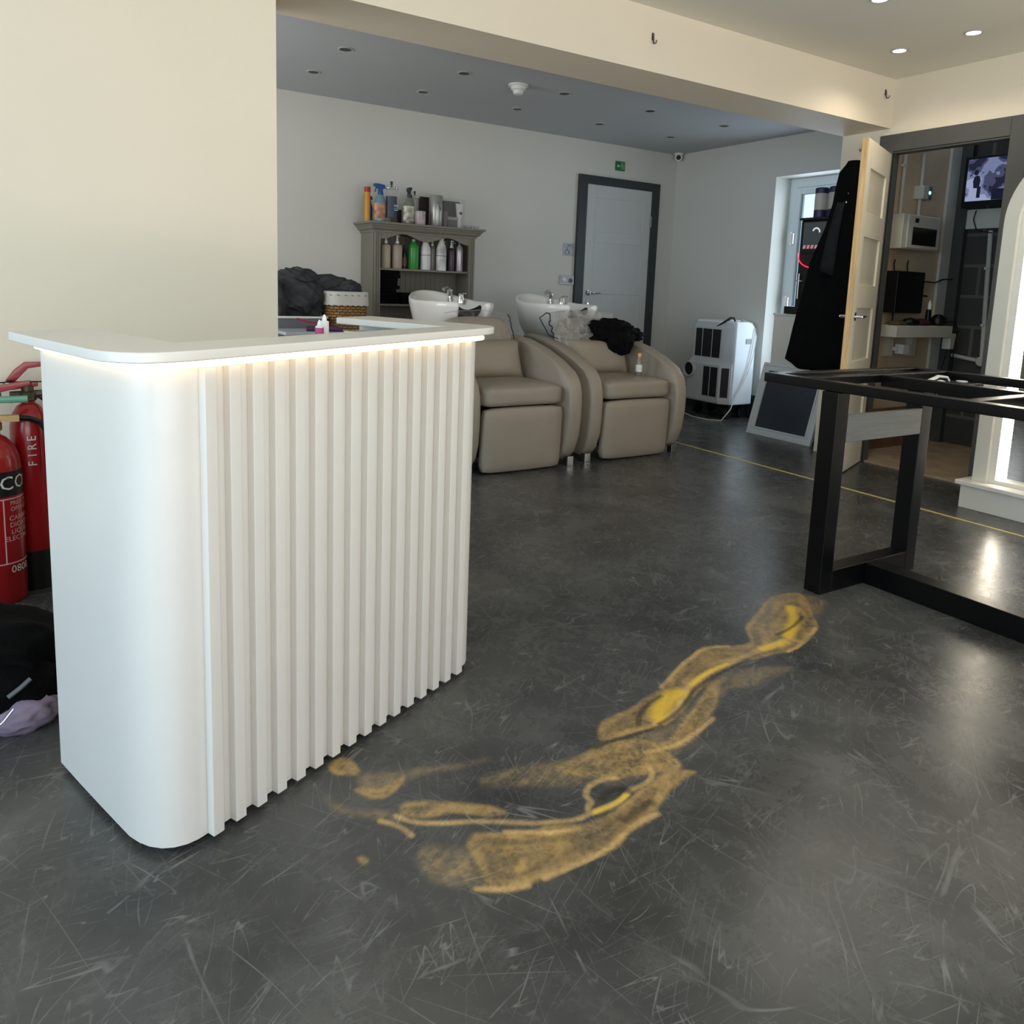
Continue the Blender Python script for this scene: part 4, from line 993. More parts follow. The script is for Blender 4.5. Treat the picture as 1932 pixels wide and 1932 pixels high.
# blockwork side: monitor, board, conduit
tv = thing('security_monitor', 'wall monitor showing bluish security camera picture in the closet', 'monitor', (1.2, -.2, 1.7))
MB().box(1.17, 1.215, -.46, .150, 1.765, 2.125).build('bezel', BLACK, tv, bevel=.004)
def cctv_mat():
    m = bpy.data.materials.new('security_picture'); m.use_nodes = True
    nt = m.node_tree; N = nt.nodes; L = nt.links; b = N['Principled BSDF']
    tc = N.new('ShaderNodeTexCoord'); nz = N.new('ShaderNodeTexNoise'); nz.inputs['Scale'].default_value = 6; nz.inputs['Detail'].default_value = 3
    L.new(tc.outputs['Object'], nz.inputs['Vector'])
    r = N.new('ShaderNodeValToRGB'); r.color_ramp.interpolation = 'CONSTANT'
    e = r.color_ramp.elements; e[0].position = 0; e[0].color = lin('20233C'); e[1].position = .44; e[1].color = lin('4A4F6E')
    for p, c in ((.50, '7E88B0'), (.58, 'A9B4D6')): q = e.new(p); q.color = lin(c)
    L.new(nz.outputs[0], r.inputs[0]); L.new(r.outputs[0], b.inputs['Emission Color']); b.inputs['Emission Strength'].default_value = .75
    b.inputs['Base Color'].default_value = (.02, .02, .02, 1); b.inputs['Roughness'].default_value = .2
    return m
pic = MB().box(1.166, 1.171, -.44, .125, 1.81, 2.105).build('screen', cctv_mat(), tv)
DK = mat('picture_dark', '14152A', .4, var=.2, emit='1C1E38', estr=.5)
MB().box(1.1645, 1.1665, -.43, -.06, 1.81, 1.885).build('picture_inset', DK, pic)
mb = MB(); mb.lathe([(0, -.02), (.012, -.015), (.018, 0), (.012, .015), (0, .02)], 10, m=T(1.166, .06, 2.01) @ Matrix.Diagonal((.1, 1, 1, 1)))
mb.lathe([(0, -.05), (.02, -.05), (.028, 0), (.02, .03), (0, .04)], 10, m=T(1.166, .052, 1.95) @ Matrix.Diagonal((.1, 1, 1, 1)))
mb.box(1.1645, 1.1665, .02, .045, 1.83, 1.91); mb.build('picture_figure', DK, pic)
wb = thing('backing_board', 'pale timber board below the closet monitor', 'board', (1.23, -.2, 1.6))
MB().box(1.215, 1.25, -.60, .13, 1.615, 1.755).build('board', OFFWHITE, wb, bevel=.003)
cb = thing('monitor_cable', 'black cable looping down from the closet monitor', 'cable', (1.2, .03, 1.74))
MB().tube([(1.20, .05, 1.745), (1.195, .06, 1.68), (1.19, .03, 1.61), (1.19, -.03, 1.59), (1.2, -.08, 1.58)], .004, 6).build('wire', BLACK, cb, smooth=True)
conduit('tall white conduit on the closet blockwork with black ties', [(1.235, -.052, 1.60), (1.235, -.072, 1.2), (1.235, -.100, .68)], .016, ((1.235, -.062, 1.33), (1.235, -.085, .92)))
t = thing('junction_box', 'round white junction box at foot of the closet conduit', 'box', (1.23, -.12, .65), 0)
MB().lathe([(0, 0), (.036, 0), (.036, .03), (.03, .036), (0, .036)], 22, m=T(1.25, -.10, .655) @ Matrix.Rotation(-PI / 2, 4, 'Y')).build('case', CP, t, smooth=True)
conduit('short horizontal conduit leading left from round junction box', [(1.235, -.065, .66), (1.235, .17, .69)], .014)
conduit('thin white conduit beside the right jamb inside closet', [(1.235, -.125, 1.60), (1.235, -.155, .68)], .012)
wo = thing('timber_offcut', 'pale wooden offcut leaning in the closet corner', 'timber', (.75, -.55, 0))
MB().box(-.02, .02, -.012, .012, 0, .62, T(.62, -.52, .012, 0, 0, 0) @ Matrix.Rotation(math.radians(-10), 4, 'X') @ Matrix.Rotation(math.radians(12), 4, 'Y')).build('board', mat('pale_timber', 'A89878', .7, var=.15), wo)
cbx = thing('cardboard_sheet', 'brown board leaning against the left closet wall', 'board', (.6, .18, 0))
MB().box(.10, .98, .17, .20, .012, .30).build('sheet', mat('brown_board', '7A5A42', .85, var=.35, scale=5), cbx, bevel=.002)
cw = thing('loose_cable', 'thin white cable hanging inside the closet below shelf', 'cable', (1.1, 0, .4))
MB().tube([(.98, .1, .45), (1.0, .02, .34), (1.1, -.1, .33), (1.22, -.2, .40)], .004, 6).build('wire', CP, cw, smooth=True)
# ---------------------------------------------------------------- grey shelf cabinet on the rear wall
cb_ = thing('shelf_cabinet', 'grey painted open cabinet with arched rail against the rear wall', 'cabinet', (-2.07, 2.55, 0))
cx0, cx1, cy0, cy1 = -2.492, -1.652, 2.415, 2.686
MB().box(cx0, cx0 + .022, cy0, cy1, 0, 1.44).build('side_panel', CAB, cb_, bevel=.002)
MB().box(cx1 - .022, cx1, cy0, cy1, 0, 1.44).build('side_panel', CAB, cb_, bevel=.002)
for x in (cx0, cx1 - .046):
    mb = MB()
    for k, (a, b2_, o) in enumerate(((0, .013, .006), (.013, .018, 0), (.018, .028, .005), (.028, .033, 0), (.033, .046, .006))):
        mb.box(x + a, x + b2_, cy0 - .010 - o, cy0 + .01, 0, 1.44)
    mb.build('fluted_stile', CAB, cb_, bevel=.001)
# crown moulding
prof = [(0, 1.43), (.008, 1.43), (.012, 1.445), (.028, 1.455), (.040, 1.475), (.046, 1.478), (.046, 1.486), (.062, 1.49), (.062, 1.505), (0, 1.505)]
mb = MB()
def crown(o, z): return [(cx0 - o, cy1, z), (cx0 - o, cy0 - .012 - o, z), (cx1 + o, cy0 - .012 - o, z), (cx1 + o, cy1, z)]
rg = [crown(o, z) for o, z in prof]
mb.loft(rg[:-1] , cap=False); mb.add(rg[-2], [(0, 1, 2, 3)]); mb.add(rg[0], [(0, 1, 2, 3)])
mb.build('crown_moulding', CAB, cb_)
# arched rail under the crown
x0r, x1r = cx0 + .046, cx1 - .046
pts = [(x0r, 1.44), (x0r, 1.385)]
for i in range(1, 40):
    u = i / 40
    z = 1.385 + .040 * abs(math.sin(PI * 2 * u)) ** 1.0 * (1 if True else 0)
    z = 1.385 + .045 * (0.5 - .5 * math.cos(2 * PI * 2 * u)) * (1 - .0 * u) - .010 * u
    pts.append((x0r + (x1r - x0r) * u, z))
pts += [(x1r, 1.372), (x1r, 1.44)]
MB().prism(pts, cy0 - .010, cy0 + .010, 'xz').build('arched_rail', CAB, cb_)
MB().box(cx0 + .022, cx1 - .022, cy1 - .012, cy1, .1, 1.44).build('back_panel', CAB, cb_)
mb = MB(); x = cx0 + .06
while x < cx1 - .07:
    mb.box(x, x + .036, cy1 - .016, cy1 - .012, .1, 1.43); x += .044
mb.build('beaded_boards', CAB, cb_, bevel=.001)
for z in (1.172, .905, .60, .12): MB().box(cx0 + .022, cx1 - .022, cy0 + .012, cy1 - .016, z - .016, z).build('shelf', CAB, cb_, bevel=.002)

def bottle_mat(h, **k): return mat('bottle_' + h, h, .32, var=.05, **k)
def bottle(name, label, x, y, z, r, h, col, shape='pump', cap=None, group=None, label_col=None, band=None, cat='bottle'):
    t = thing(name, label, cat, (x, y, z), 0, group)
    cm_ = cap or WHITE
    if shape == 'pump':
        hb = h * .74
        MB().lathe([(0, z), (r * .92, z), (r, z + .008), (r, z + hb * .86), (r * .9, z + hb * .94), (r * .55, z + hb), (r * .32, z + hb * 1.02), (0, z + hb * 1.02)], 22, cx=x, cy=y).build('body', col, t, smooth=True)
        mb = MB().lathe([(0, z + hb), (r * .34, z + hb), (r * .34, z + hb + .02), (r * .2, z + hb + .024), (r * .14, z + h - .01), (r * .26, z + h - .008), (r * .2, z + h), (0, z + h)], 14, cx=x, cy=y)
        mb.tube([(x, y, z + h - .006), (x + .012, y - .022, z + h - .009)], .0035, 6).build('pump', cm_, t, smooth=True)
    elif shape == 'slim':
        MB().lathe([(0, z), (r * .94, z), (r, z + .006), (r, z + h * .56), (r * .9, z + h * .68), (r * .55, z + h * .82), (r * .42, z + h * .9), (r * .42, z + h * .93), (0, z + h * .93)], 22, cx=x, cy=y).build('body', col, t, smooth=True)
        MB().lathe([(r * .46, z + h * .91), (r * .46, z + h * .99), (r * .3, z + h), (0, z + h)], 16, cx=x, cy=y).build('cap', cm_, t, smooth=True)
    elif shape == 'round':
        MB().lathe([(0, z), (r * .9, z), (r, z + .01), (r, z + h * .70), (r * .92, z + h * .79), (r * .6, z + h * .88), (r * .35, z + h * .91), (r * .3, z + h * .93), (0, z + h * .93)], 22, cx=x, cy=y).build('body', col, t, smooth=True)
        MB().lathe([(r * .34, z + h * .92), (r * .34, z + h), (0, z + h)], 14, cx=x, cy=y).build('cap', cm_, t, smooth=True)
    if band: MB().lathe([(r * 1.012, z + h * band[0]), (r * 1.012, z + h * band[1])], 22, cx=x, cy=y).build('black_band', BLACK, t, smooth=True)
    if label_col: MB().lathe([(r * 1.01, z + h * .12), (r * 1.01, z + h * .48)], 22, cx=x, cy=y).build('label', label_col, t, smooth=True)
    return t
GS = 'hair product bottles on the upper cabinet shelf'
zs1 = 1.172; ys = 2.475
PR = mat('printed_label', 'B9B7B0', .5, var=.5, scale=70)
bottle('pump_bottle', 'beige pump bottle at far left of the upper cabinet shelf', -2.375, ys, zs1, .037, .245, bottle_mat('B4A78F'), group=GS)
bottle('pump_bottle', 'pinkish beige pump bottle, second from left on the upper cabinet shelf', -2.283, ys, zs1, .040, .25, bottle_mat('A6978A'), group=GS)
bottle('shampoo_bottle', 'slim black bottle with gold print beside the green bottle', -2.214, ys + .02, zs1, .018, .18, bottle_mat('16130F'), 'slim', BLACK, GS, mat('gold_print', '6B5030', .5, var=.6, scale=60))
bottle('shampoo_bottle', 'bright green bottle on the upper cabinet shelf', -2.147, ys, zs1, .040, .228, bottle_mat('2F8A34'), 'round', bottle_mat('8AA88A'), GS)
bottle('shampoo_bottle', 'white bottle with black band right of the green bottle', -2.046, ys, zs1, .041, .25, bottle_mat('D5D5D2'), 'slim', WHITE, GS, band=(.44, .455))
bottle('pump_bottle', 'dull grey pump bottle standing behind the marbled white bottle', -1.965, ys + .05, zs1, .033, .25, bottle_mat('7E7C78'), group=GS)
bottle('shampoo_bottle', 'white marbled bottle with black band, third from right on shelf front', -1.915, ys - .01, zs1, .041, .265, mat('marbled_white', 'CFCFCE', .3, var=.45, scale=9), 'slim', WHITE, GS, band=(.42, .435))
bottle('pump_bottle', 'dark brown bottle tucked behind the purple pump bottle', -1.868, ys + .06, zs1, .024, .235, bottle_mat('2A1D1C'), group=GS)
bottle('pump_bottle', 'dark purple pump bottle on the upper cabinet shelf', -1.824, ys, zs1, .029, .24, bottle_mat('43323F'), group=GS)
bottle('pump_bottle', 'dark bottle behind the silver bottle in the shelf corner', -1.775, ys + .07, zs1, .026, .23, bottle_mat('1C1718'), group=GS)
bottle('shampoo_bottle', 'slim silver white bottle at far right of the upper cabinet shelf', -1.750, ys, zs1, .029, .228, mat('bottle_silver', 'B9B6BC', .25, .3, var=.3), 'round', bottle_mat('8A8488'), GS)
# folded black towels
def towel(x0, x1, y0, y1, z0, z1, label, seed, g):
    o = MB().box(x0, x1 + .008 * noise.noise(Vector((seed, 2, 5))), y0, y1, z0, z1).build('folded_towel', BLACK_CLOTH, None, bevel=.007, seg=3)
    return tag(o, label, 'towel', g)
GT = 'folded black towels on the lower cabinet shelf'
zt = .906
names_ = ['bottom', 'second from bottom', 'third from bottom', 'fourth from bottom', 'middle', 'fourth from top', 'third from top', 'second from top', 'top']
for k in range(9):
    h = .0275
    towel(-2.445, -2.445 + .160 + .012 * math.sin(k * 1.9) + (.012 if k > 5 else 0), 2.44, 2.66, zt + k * h, zt + (k + 1) * h - .0002, 'folded black towel, %s in the tall left stack of the cabinet' % names_[k], k + .37, GT)
towel(-2.255, -2.13, 2.43, 2.64, zt, zt + .042, 'folded black towel, lower of the short stack beside the tall one', 20.3, GT)
towel(-2.262, -2.135, 2.43, 2.64, zt + .043, zt + .085, 'folded black towel, upper of the short stack beside the tall one', 21.3, GT)

# things standing on top of the cabinet
zt = 1.505; GTOP = 'bottles and jars on top of the cabinet'
t = thing('yellow_tube', 'tall orange yellow tube with red cap at left end of cabinet top', 'tube', (-2.515, 2.50, zt), 0)
MB().lathe([(0, zt), (.022, zt), (.022, zt + .222), (0, zt + .222)], 18, cx=-2.515, cy=2.50).build('body', mat('amber_tube', 'C98A1E', .35), t, smooth=True)
MB().lathe([(.0228, zt + .215), (.0228, zt + .252), (0, zt + .254)], 18, cx=-2.515, cy=2.50).build('cap', mat('red_cap', 'A02418', .4), t, smooth=True)
def sprayer(label, x, y, z, w, d, h, body, head, lab, s=1):
    t = thing('spray_bottle', label, 'bottle', (x, y, z), 0, GTOP)
    hb = h * .76
    def ell(k, zz, dx=0): return [(x + dx + w * k * math.cos(2 * PI * i / 20), y + d * k * math.sin(2 * PI * i / 20), zz) for i in range(20)]
    MB().loft([ell(.92, z), ell(1, z + .01), ell(1, z + hb * .55), ell(.92, z + hb * .72, .004), ell(.62, z + hb * .9, .006), ell(.34, z + hb, .006)]).build('body', body, t, smooth=True)
    mb = MB().lathe([(w * .42, z + hb - .012), (w * .42, z + hb + .012), (0, z + hb + .012)], 14, cx=x + .006, cy=y)
    mb.prism([(x - s * w * 1.0, z + h - .018), (x - s * w * 1.0, z + h - .002), (x - s * w * .2, z + h), (x + s * w * .75, z + h - .006), (x + s * w * .9, z + h - .03), (x + s * w * .45, z + hb + .03), (x + s * w * .42, z + hb + .005), (x - s * w * .2, z + hb + .005), (x - s * w * .25, z + h - .035)], y - .012, y + .012, 'xz')
    mb.prism([(x - s * w * .45, z + h - .02), (x - s * w * .70, z + hb + .01), (x - s * w * .88, z + hb), (x - s * w * .62, z + h - .02)], y - .005, y + .005, 'xz')
    mb.build('trigger_head', head, t, bevel=.0015, seg=1)
    if lab: MB().loft([ell(1.012, z + h * .10), ell(1.012, z + h * .50)], cap=False).build('label', lab, t, smooth=True)
    return t
sprayer('small blue spray bottle with red top behind the window cleaner', -2.472, 2.58, zt, .028, .022, .20, mat('blue_bottle', '2E5A98', .3, trans=.2), mat('dark_red_head', '541018', .4), None)
sprayer('clear blue window cleaner spray with bright blue trigger head', -2.418, 2.50, zt, .048, .028, .285, mat('pale_blue_liquid', '8FB4C2', .12, trans=.35, var=.05), mat('blue_head', '1B4E8C', .35), mat('orange_print', 'B98A6C', .5, var=.6, scale=28))
def jar(label, x, y, z, r, h, fill, fc):
    t = thing('disinfectant_jar', label, 'jar', (x, y, z), 0, GTOP)
    hb = h - .055
    MB().lathe([(0, z), (r, z), (r, z + .02), (r * .86, z + .035), (r * .9, z + .045), (r * .9, z + hb), (r * .87, z + hb), (r * .87, z + .045), (r * .8, z + .04), (0, z + .04)], 24, cx=x, cy=y).build('glass', mat('jar_glass', 'BFC8C8', .06, alpha=.07, var=.02), t, smooth=True)
    if fill: MB().lathe([(0, z + .041), (r * .85, z + .046), (r * .85, z + fill), (0, z + fill)], 22, cx=x, cy=y).build('liquid', fc, t, smooth=True)
    MB().lathe([(0, z + hb), (r * 1.12, z + hb), (r * 1.14, z + hb + .004), (r * .9, z + hb + .012), (r * .3, z + hb + .018), (r * .1, z + hb + .03), (0, z + hb + .03)], 24, cx=x, cy=y).build('lid', CHROME, t, smooth=True)
    MB().lathe([(0, z + hb + .02), (r * .13, z + hb + .02), (r * .22, z + h), (0, z + h)], 12, cx=x, cy=y).build('knob', BLACK, t, smooth=True)
    return t
t = jar('tall glass jar of dark blue disinfectant with chrome lid', -2.325, 2.50, zt, .049, .31, .20, mat('navy_liquid', '0C2440', .5, spec=.2))
MB().box(-2.32, -2.29, 2.4535, 2.456, 1.60, 1.607).box(-2.32, -2.30, 2.4535, 2.456, 1.615, 1.62).box(-2.322, -2.285, 2.4535, 2.456, 1.63, 1.642).build('print', mat('pale_blue_print', '9AB0C4', .5), t)
jar('smaller empty glass jar with chrome lid behind clear spray bottle', -2.090, 2.60, zt, .040, .27, 0, None)
sprayer('clear oval spray bottle with dark green trigger and pale label', -2.190, 2.48, zt, .046, .026, .28, mat('clear_grey_liquid', '8E9184', .12, trans=.3, var=.05), mat('dark_green_head', '16302C', .35), mat('pale_print', 'B9B8A8', .5, var=.7, scale=26), s=-.45)
t = thing('dark_box', 'small dark box with pink marks between jar and spray bottle', 'box', (-2.245, 2.60, zt))
MB().box(-2.275, -2.21, 2.57, 2.63, zt, zt + .115).build('box', mat('maroon_box', '2A1A1C', .5, var=.6, scale=40), t, bevel=.001)
t = thing('marbled_cup', 'small pink and white marbled cup on the cabinet top', 'cup', (-2.105, 2.46, zt))
MB().lathe([(0, zt), (.034, zt), (.041, zt + .02), (.041, zt + .106), (.037, zt + .108), (.036, zt + .02), (0, zt + .015)], 24, cx=-2.105, cy=2.455).build('cup', mat('pink_marble', 'B5A7A8', .25, var=.35, scale=12), t, smooth=True)
t = thing('dark_carton', 'upright dark carton behind the silver canister', 'box', (-2.0, 2.62, zt))
MB().box(-2.035, -1.965, 2.60, 2.64, zt, zt + .235).build('carton', mat('dark_plum_box', '2B1D22', .5, var=.4, scale=20), t, bevel=.001)
t = thing('silver_canister', 'silver metal canister with dark printed letter on the cabinet top', 'can', (-1.965, 2.47, zt))
MB().lathe([(0, zt), (.048, zt), (.05, zt + .003), (.05, zt + .235), (.048, zt + .238), (0, zt + .236)], 28, cx=-1.965, cy=2.47).build('can', mat('satin_silver', 'A9A9A4', .35, .6, var=.08), t, smooth=True)
text('print', 'V', .10, mat('dark_print', '333333', .5), t, Matrix.Translation((-1.965, 2.47, zt + .15)) @ Matrix.Rotation(.25, 4, 'Z'), bend=.0508)
t = thing('gift_set', 'clear box of dark and white hair product tubes on the cabinet top', 'box', (-1.79, 2.55, zt))
MB().box(-1.885, -1.695, 2.50, 2.60, zt, zt + .23).build('clear_case', mat('clear_case', 'C9C9C9', .08, alpha=.18, var=.02), t)
MB().box(-1.88, -1.70, 2.585, 2.597, zt + .10, zt + .22).build('dark_insert', mat('dark_plum_box', '2B1D22', .5), t)
MB().prism([(-1.872, zt + .005), (-1.842, zt + .005), (-1.835, zt + .13), (-1.879, zt + .13)], 2.52, 2.545, 'xz').build('product_tube', mat('mauve_tube', '6E6064', .4), t, bevel=.002)
MB().box(-1.838, -1.76, 2.51, 2.56, zt + .003, zt + .07).build('product_tin', mat('grey_tin', '5E5C56', .4, .3), t, bevel=.002)
MB().prism([(-1.775, zt + .20), (-1.715, zt + .195), (-1.722, zt + .09), (-1.762, zt + .09)], 2.505, 2.52, 'xz').box(-1.755, -1.73, 2.505, 2.52, zt + .005, zt + .09).build('white_tube', WHITE, t, bevel=.001)
MB().lathe([(0, 0), (.012, 0), (.012, .001), (0, .001)], 14, m=T(-1.732, 2.5045, zt + .125) @ Matrix.Rotation(PI / 2, 4, 'X')).build('black_dot', BLACK, t)
def dish(x, y, r, label):
    t = thing('glass_dish', label, 'dish', (x, y, zt), 0, 'small glass dishes on the cabinet top')
    MB().lathe([(0, zt), (r * .6, zt), (r, zt + .030), (r * .94, zt + .030), (r * .55, zt + .006), (0, zt + .006)], 20, cx=x, cy=y).build('dish', mat('pale_glass', 'C4C6C2', .1, alpha=.6, var=.05), t, smooth=True)
dish(-1.665, 2.50, .038, 'small glass dish left of another at right end of cabinet')
dish(-1.612, 2.46, .028, 'smallest glass dish at extreme right end of the cabinet top')

# ---------------------------------------------------------------- wall fittings
es = thing('exit_sign', 'small green emergency exit sign above the panelled back door', 'sign', (0, 2.68, 2.21))
GREEN = mat('sign_green', '1E6A2C', .5, var=.1, scale=6)
MB().box(-.052, .052, 2.672, 2.687, 2.165, 2.247).build('plate', GREEN, es, bevel=.001)
PW_ = mat('sign_white', 'B7C7B2', .5)
mb = MB()
mb.box(.004, .042, 2.6705, 2.672, 2.176, 2.178).box(.004, .006, 2.6705, 2.672, 2.176, 2.236).box(.040, .042, 2.6705, 2.672, 2.176, 2.236).box(.004, .042, 2.6705, 2.672, 2.234, 2.236)
mb.lathe([(0, 0), (.005, 0), (.005, .001), (0, .001)], 10, m=T(.02, 2.672, 2.226) @ Matrix.Rotation(PI / 2, 4, 'X'))
for a_, b_ in (((.018, 2.222), (.022, 2.204)), ((.022, 2.204), (.032, 2.194)), ((.032, 2.194), (.034, 2.182)), ((.022, 2.204), (.016, 2.192)), ((.016, 2.192), (.008, 2.186)), ((.019, 2.218), (.030, 2.210)), ((.019, 2.218), (.010, 2.208))):
    mb.tube([(a_[0], 2.671, a_[1]), (b_[0], 2.671, b_[1])], .002, 5)
mb.build('running_figure', PW_, es)
MB().prism([(-.044, 2.205), (-.026, 2.222), (-.026, 2.211), (-.006, 2.211), (-.006, 2.199), (-.026, 2.199), (-.026, 2.188)], 2.6705, 2.672, 'xz').build('arrow', PW_, es)
so = thing('wall_socket', 'double wall socket left of the panelled back door', 'socket', (-.545, 2.68, 1.145))
MB().box(-.622, -.472, 2.666, 2.687, 1.105, 1.188).build('plate', mat('socket_plate', 'B9BAB7', .4), so, bevel=.004)
MB().lathe([(0, 0), (.018, 0), (.018, .012), (0, .014)], 14, m=T(-.588, 2.666, 1.150) @ Matrix.Rotation(PI / 2, 4, 'X')).build('dial', WHITE, so, smooth=True)
MB().lathe([(0, 0), (.024, 0), (.024, .004), (0, .004)], 5, m=T(-.512, 2.666, 1.142) @ Matrix.Rotation(PI / 2, 4, 'X')).build('socket_face', mat('mid_grey_plastic', '55575A', .5), so)
MB().box(-.478, -.474, 2.682, 2.687, .6, 1.105).build('cable', WHITE, so)
ws = thing('toilet_sign', 'small grey WC sticker with a symbol beside the back door frame', 'sign', (-.53, 2.685, 1.42))
SG = mat('sign_grey', '5A6070', .5)
MB().box(-.60, -.47, 2.6855, 2.687, 1.36, 1.475).build('plate', mat('sticker_white', 'AFB2B2', .5), ws)
text('letters', 'WC', .040, SG, ws, T(-.515, 2.6855, 1.452) @ Matrix.Rotation(PI / 2, 4, 'X'))
MB().tube([(-.55 + .022 * math.cos(a), 2.685, 1.395 + .022 * math.sin(a)) for a in [2 * PI * i / 14 for i in range(14)]], .0025, 5, closed=True).tube([(-.555, 2.685, 1.445), (-.552, 2.685, 1.41), (-.535, 2.685, 1.408), (-.52, 2.685, 1.385)], .0025, 5).build('symbol', SG, ws)
sd = thing('smoke_detector', 'round white smoke detector on the rear room ceiling', 'detector', (-1.863, 1.481, ZR))
MB().lathe([(0, ZR), (.066, ZR), (.066, ZR - .012), (0, ZR - .012)], 28, cx=-1.863, cy=1.481).build('base', WHITE, sd, smooth=True)
MB().lathe([(0, ZR - .012), (.050, ZR - .012), (.048, ZR - .032), (.036, ZR - .038), (.032, ZR - .055), (.028, ZR - .060), (0, ZR - .060)], 28, cx=-1.863, cy=1.481).build('sensor_head', WHITE, sd, smooth=True)
cm = thing('security_camera', 'small white dome camera in the rear ceiling corner', 'camera', (.66, 2.62, 2.37))
MB().lathe([(0, ZR), (.045, ZR), (.045, ZR - .012), (.03, ZR - .02), (0, ZR - .02)], 20, cx=.655, cy=2.615).build('mount', WHITE, cm, smooth=True)
m_ = Matrix.Translation((.655, 2.615, 2.353)) @ (Vector((-4.6, -3.0, 1.1)) - Vector((.655, 2.615, 2.353))).to_track_quat('Z', 'Y').to_matrix().to_4x4()
MB().lathe([(0, -.03), (.03, -.025), (.036, 0), (.034, .025), (.026, .032), (0, .032)], 22, m=m_).build('housing', WHITE, cm, smooth=True)
MB().lathe([(0, .03), (.023, .032), (.020, .040), (0, .044)], 22, m=m_).build('lens', BLACK, cm, smooth=True)

# ceiling downlights
DRIM = mat('downlight_rim', 'B8B8B4', .35, .2); DOFF = mat('downlight_dark', '222222', .4)
def downlight(lit, z):
    t = thing('ceiling_downlight', 'x', 'light')
    MB().lathe([(.036, z), (.046, z), (.046, z - .003), (.040, z - .006), (.034, z - .004)], 22).build('rim', DRIM, t, smooth=True)
    MB().lathe([(0, z - .001), (.034, z - .001), (.034, z - .003), (0, z - .004)], 22).build('lamp', mat('lit_lamp', 'FFFFFF', .4, emit='FFF4E0', estr=14) if lit else DOFF, t, smooth=True)
    return t
d0 = downlight(False, ZR); first = True
ordn = ['first', 'second', 'third', 'fourth', 'fifth']
for row, y in (('near', 1.462), ('far', 2.072)):
    for k in range(5):
        x = -3.05 + .773 * k
        o = d0 if first else copy_tree(d0)
        first = False
        o.location = (x, y, 0)
        o['label'] = 'unlit ceiling spotlight, %s from left in the %s row of the rear room' % (ordn[k], row)
        o['group'] = 'unlit spotlights in the rear ceiling'
d0 = downlight(True, ZC)
for k, (x, y, l) in enumerate(((-.519, -.346, 'small lit ceiling spotlight nearest the beam end'), (-.509, -.741, 'bright lit ceiling spotlight above the closet opening'), (-1.274, -.72, 'lit ceiling spotlight cut off by the top edge of the photo'))):
    o = d0 if k == 0 else copy_tree(d0)
    o.location = (x, y, 0); o['label'] = l; o['group'] = 'lit spotlights in the front ceiling'
    sp = bpy.data.lights.new('spot', 'SPOT'); sp.energy = 7; sp.spot_size = math.radians(150); sp.spot_blend = .6; sp.color = (1, .9, .75); sp.shadow_soft_size = .03
    so_ = bpy.data.objects.new('spot', sp); COL.objects.link(so_); so_.location = (x, y, ZC - .02)

# added unseen spots that brighten the countertop, above the camera's side of the desk
for x, y in ((-4.3, -2.5), (-2.9, -2.9)):
    sp = bpy.data.lights.new('spot', 'SPOT'); sp.energy = 9; sp.spot_size = math.radians(130); sp.spot_blend = .9; sp.color = (1, .88, .78); sp.shadow_soft_size = .12
    so_ = bpy.data.objects.new('spot', sp); COL.objects.link(so_); so_.location = (x, y, ZC - .02)
# ---------------------------------------------------------------- laundry corner behind the desk
def wicker_mat():
    m = mat('wicker', '8A6A40', .75, var=.25, scale=20)
    nt = m.node_tree; N = nt.nodes; L = nt.links; b = N['Principled BSDF']
    tc = N.new('ShaderNodeTexCoord'); sp = N.new('ShaderNodeSeparateXYZ'); L.new(tc.outputs['Object'], sp.inputs[0])
    at_ = N.new('ShaderNodeMath'); at_.operation = 'ARCTAN2'; L.new(sp.outputs['Y'], at_.inputs[0]); L.new(sp.outputs['X'], at_.inputs[1])
    cb = N.new('ShaderNodeCombineXYZ'); L.new(at_.outputs[0], cb.inputs['X']); L.new(sp.outputs['Z'], cb.inputs['Y'])
    mp = N.new('ShaderNodeMapping'); mp.inputs['Scale'].default_value = (1, 7, 1); L.new(cb.outputs[0], mp.inputs[0])
    bk = N.new('ShaderNodeTexBrick'); bk.inputs['Scale'].default_value = 1; bk.inputs['Brick Width'].default_value = .26; bk.inputs['Row Height'].default_value = .128; bk.inputs['Mortar Size'].default_value = .022; bk.inputs['Mortar Smooth'].default_value = .6
    bk.inputs['Color1'].default_value = lin('A07C4C'); bk.inputs['Color2'].default_value = lin('8A6638'); bk.inputs['Mortar'].default_value = lin('3A2812')
    L.new(mp.outputs[0], bk.inputs['Vector']); L.new(bk.outputs['Color'], b.inputs['Base Color'])
    return m
WICK = wicker_mat()
bk = thing('wicker_basket', 'wicker laundry basket with white cloth lining left of the cabinet', 'basket', (-2.86, 2.02, .42))
bx_, by_ = -2.855, 2.03; rb, rt = .128, .150; zb, zt_ = .42, .97
def sq(r, z, n=64, ph=0.0, amp=0.0, fr=0):
    out = []
    for i in range(n):
        a = 2 * PI * i / n; c, s = math.cos(a), math.sin(a); q = (abs(c) ** 4 + abs(s) ** 4) ** -.25 * .92
        rr2 = r * q * (1 + amp * math.sin(fr * a + ph)); out.append((bx_ + rr2 * c, by_ + rr2 * s, z))
    return out
mb = MB(); nrow = 30
rings = [sq(rb * .9, zb)]
for k in range(nrow):
    z = zb + (zt_ - zb) * (k + .5) / nrow; r = rb + (rt - rb) * k / nrow
    hh = (zt_ - zb) / nrow
    rings += [sq(r, z - hh * .45, 128, k * PI, .0), sq(r * 1.0 + .005, z, 128, k * PI, .022, 24), sq(r, z + hh * .45, 128, k * PI, .0)]
rings[0] = sq(rb * .9, zb, 128)
mb.loft(rings).build('woven_body', WICK, bk, smooth=True, angle=180)
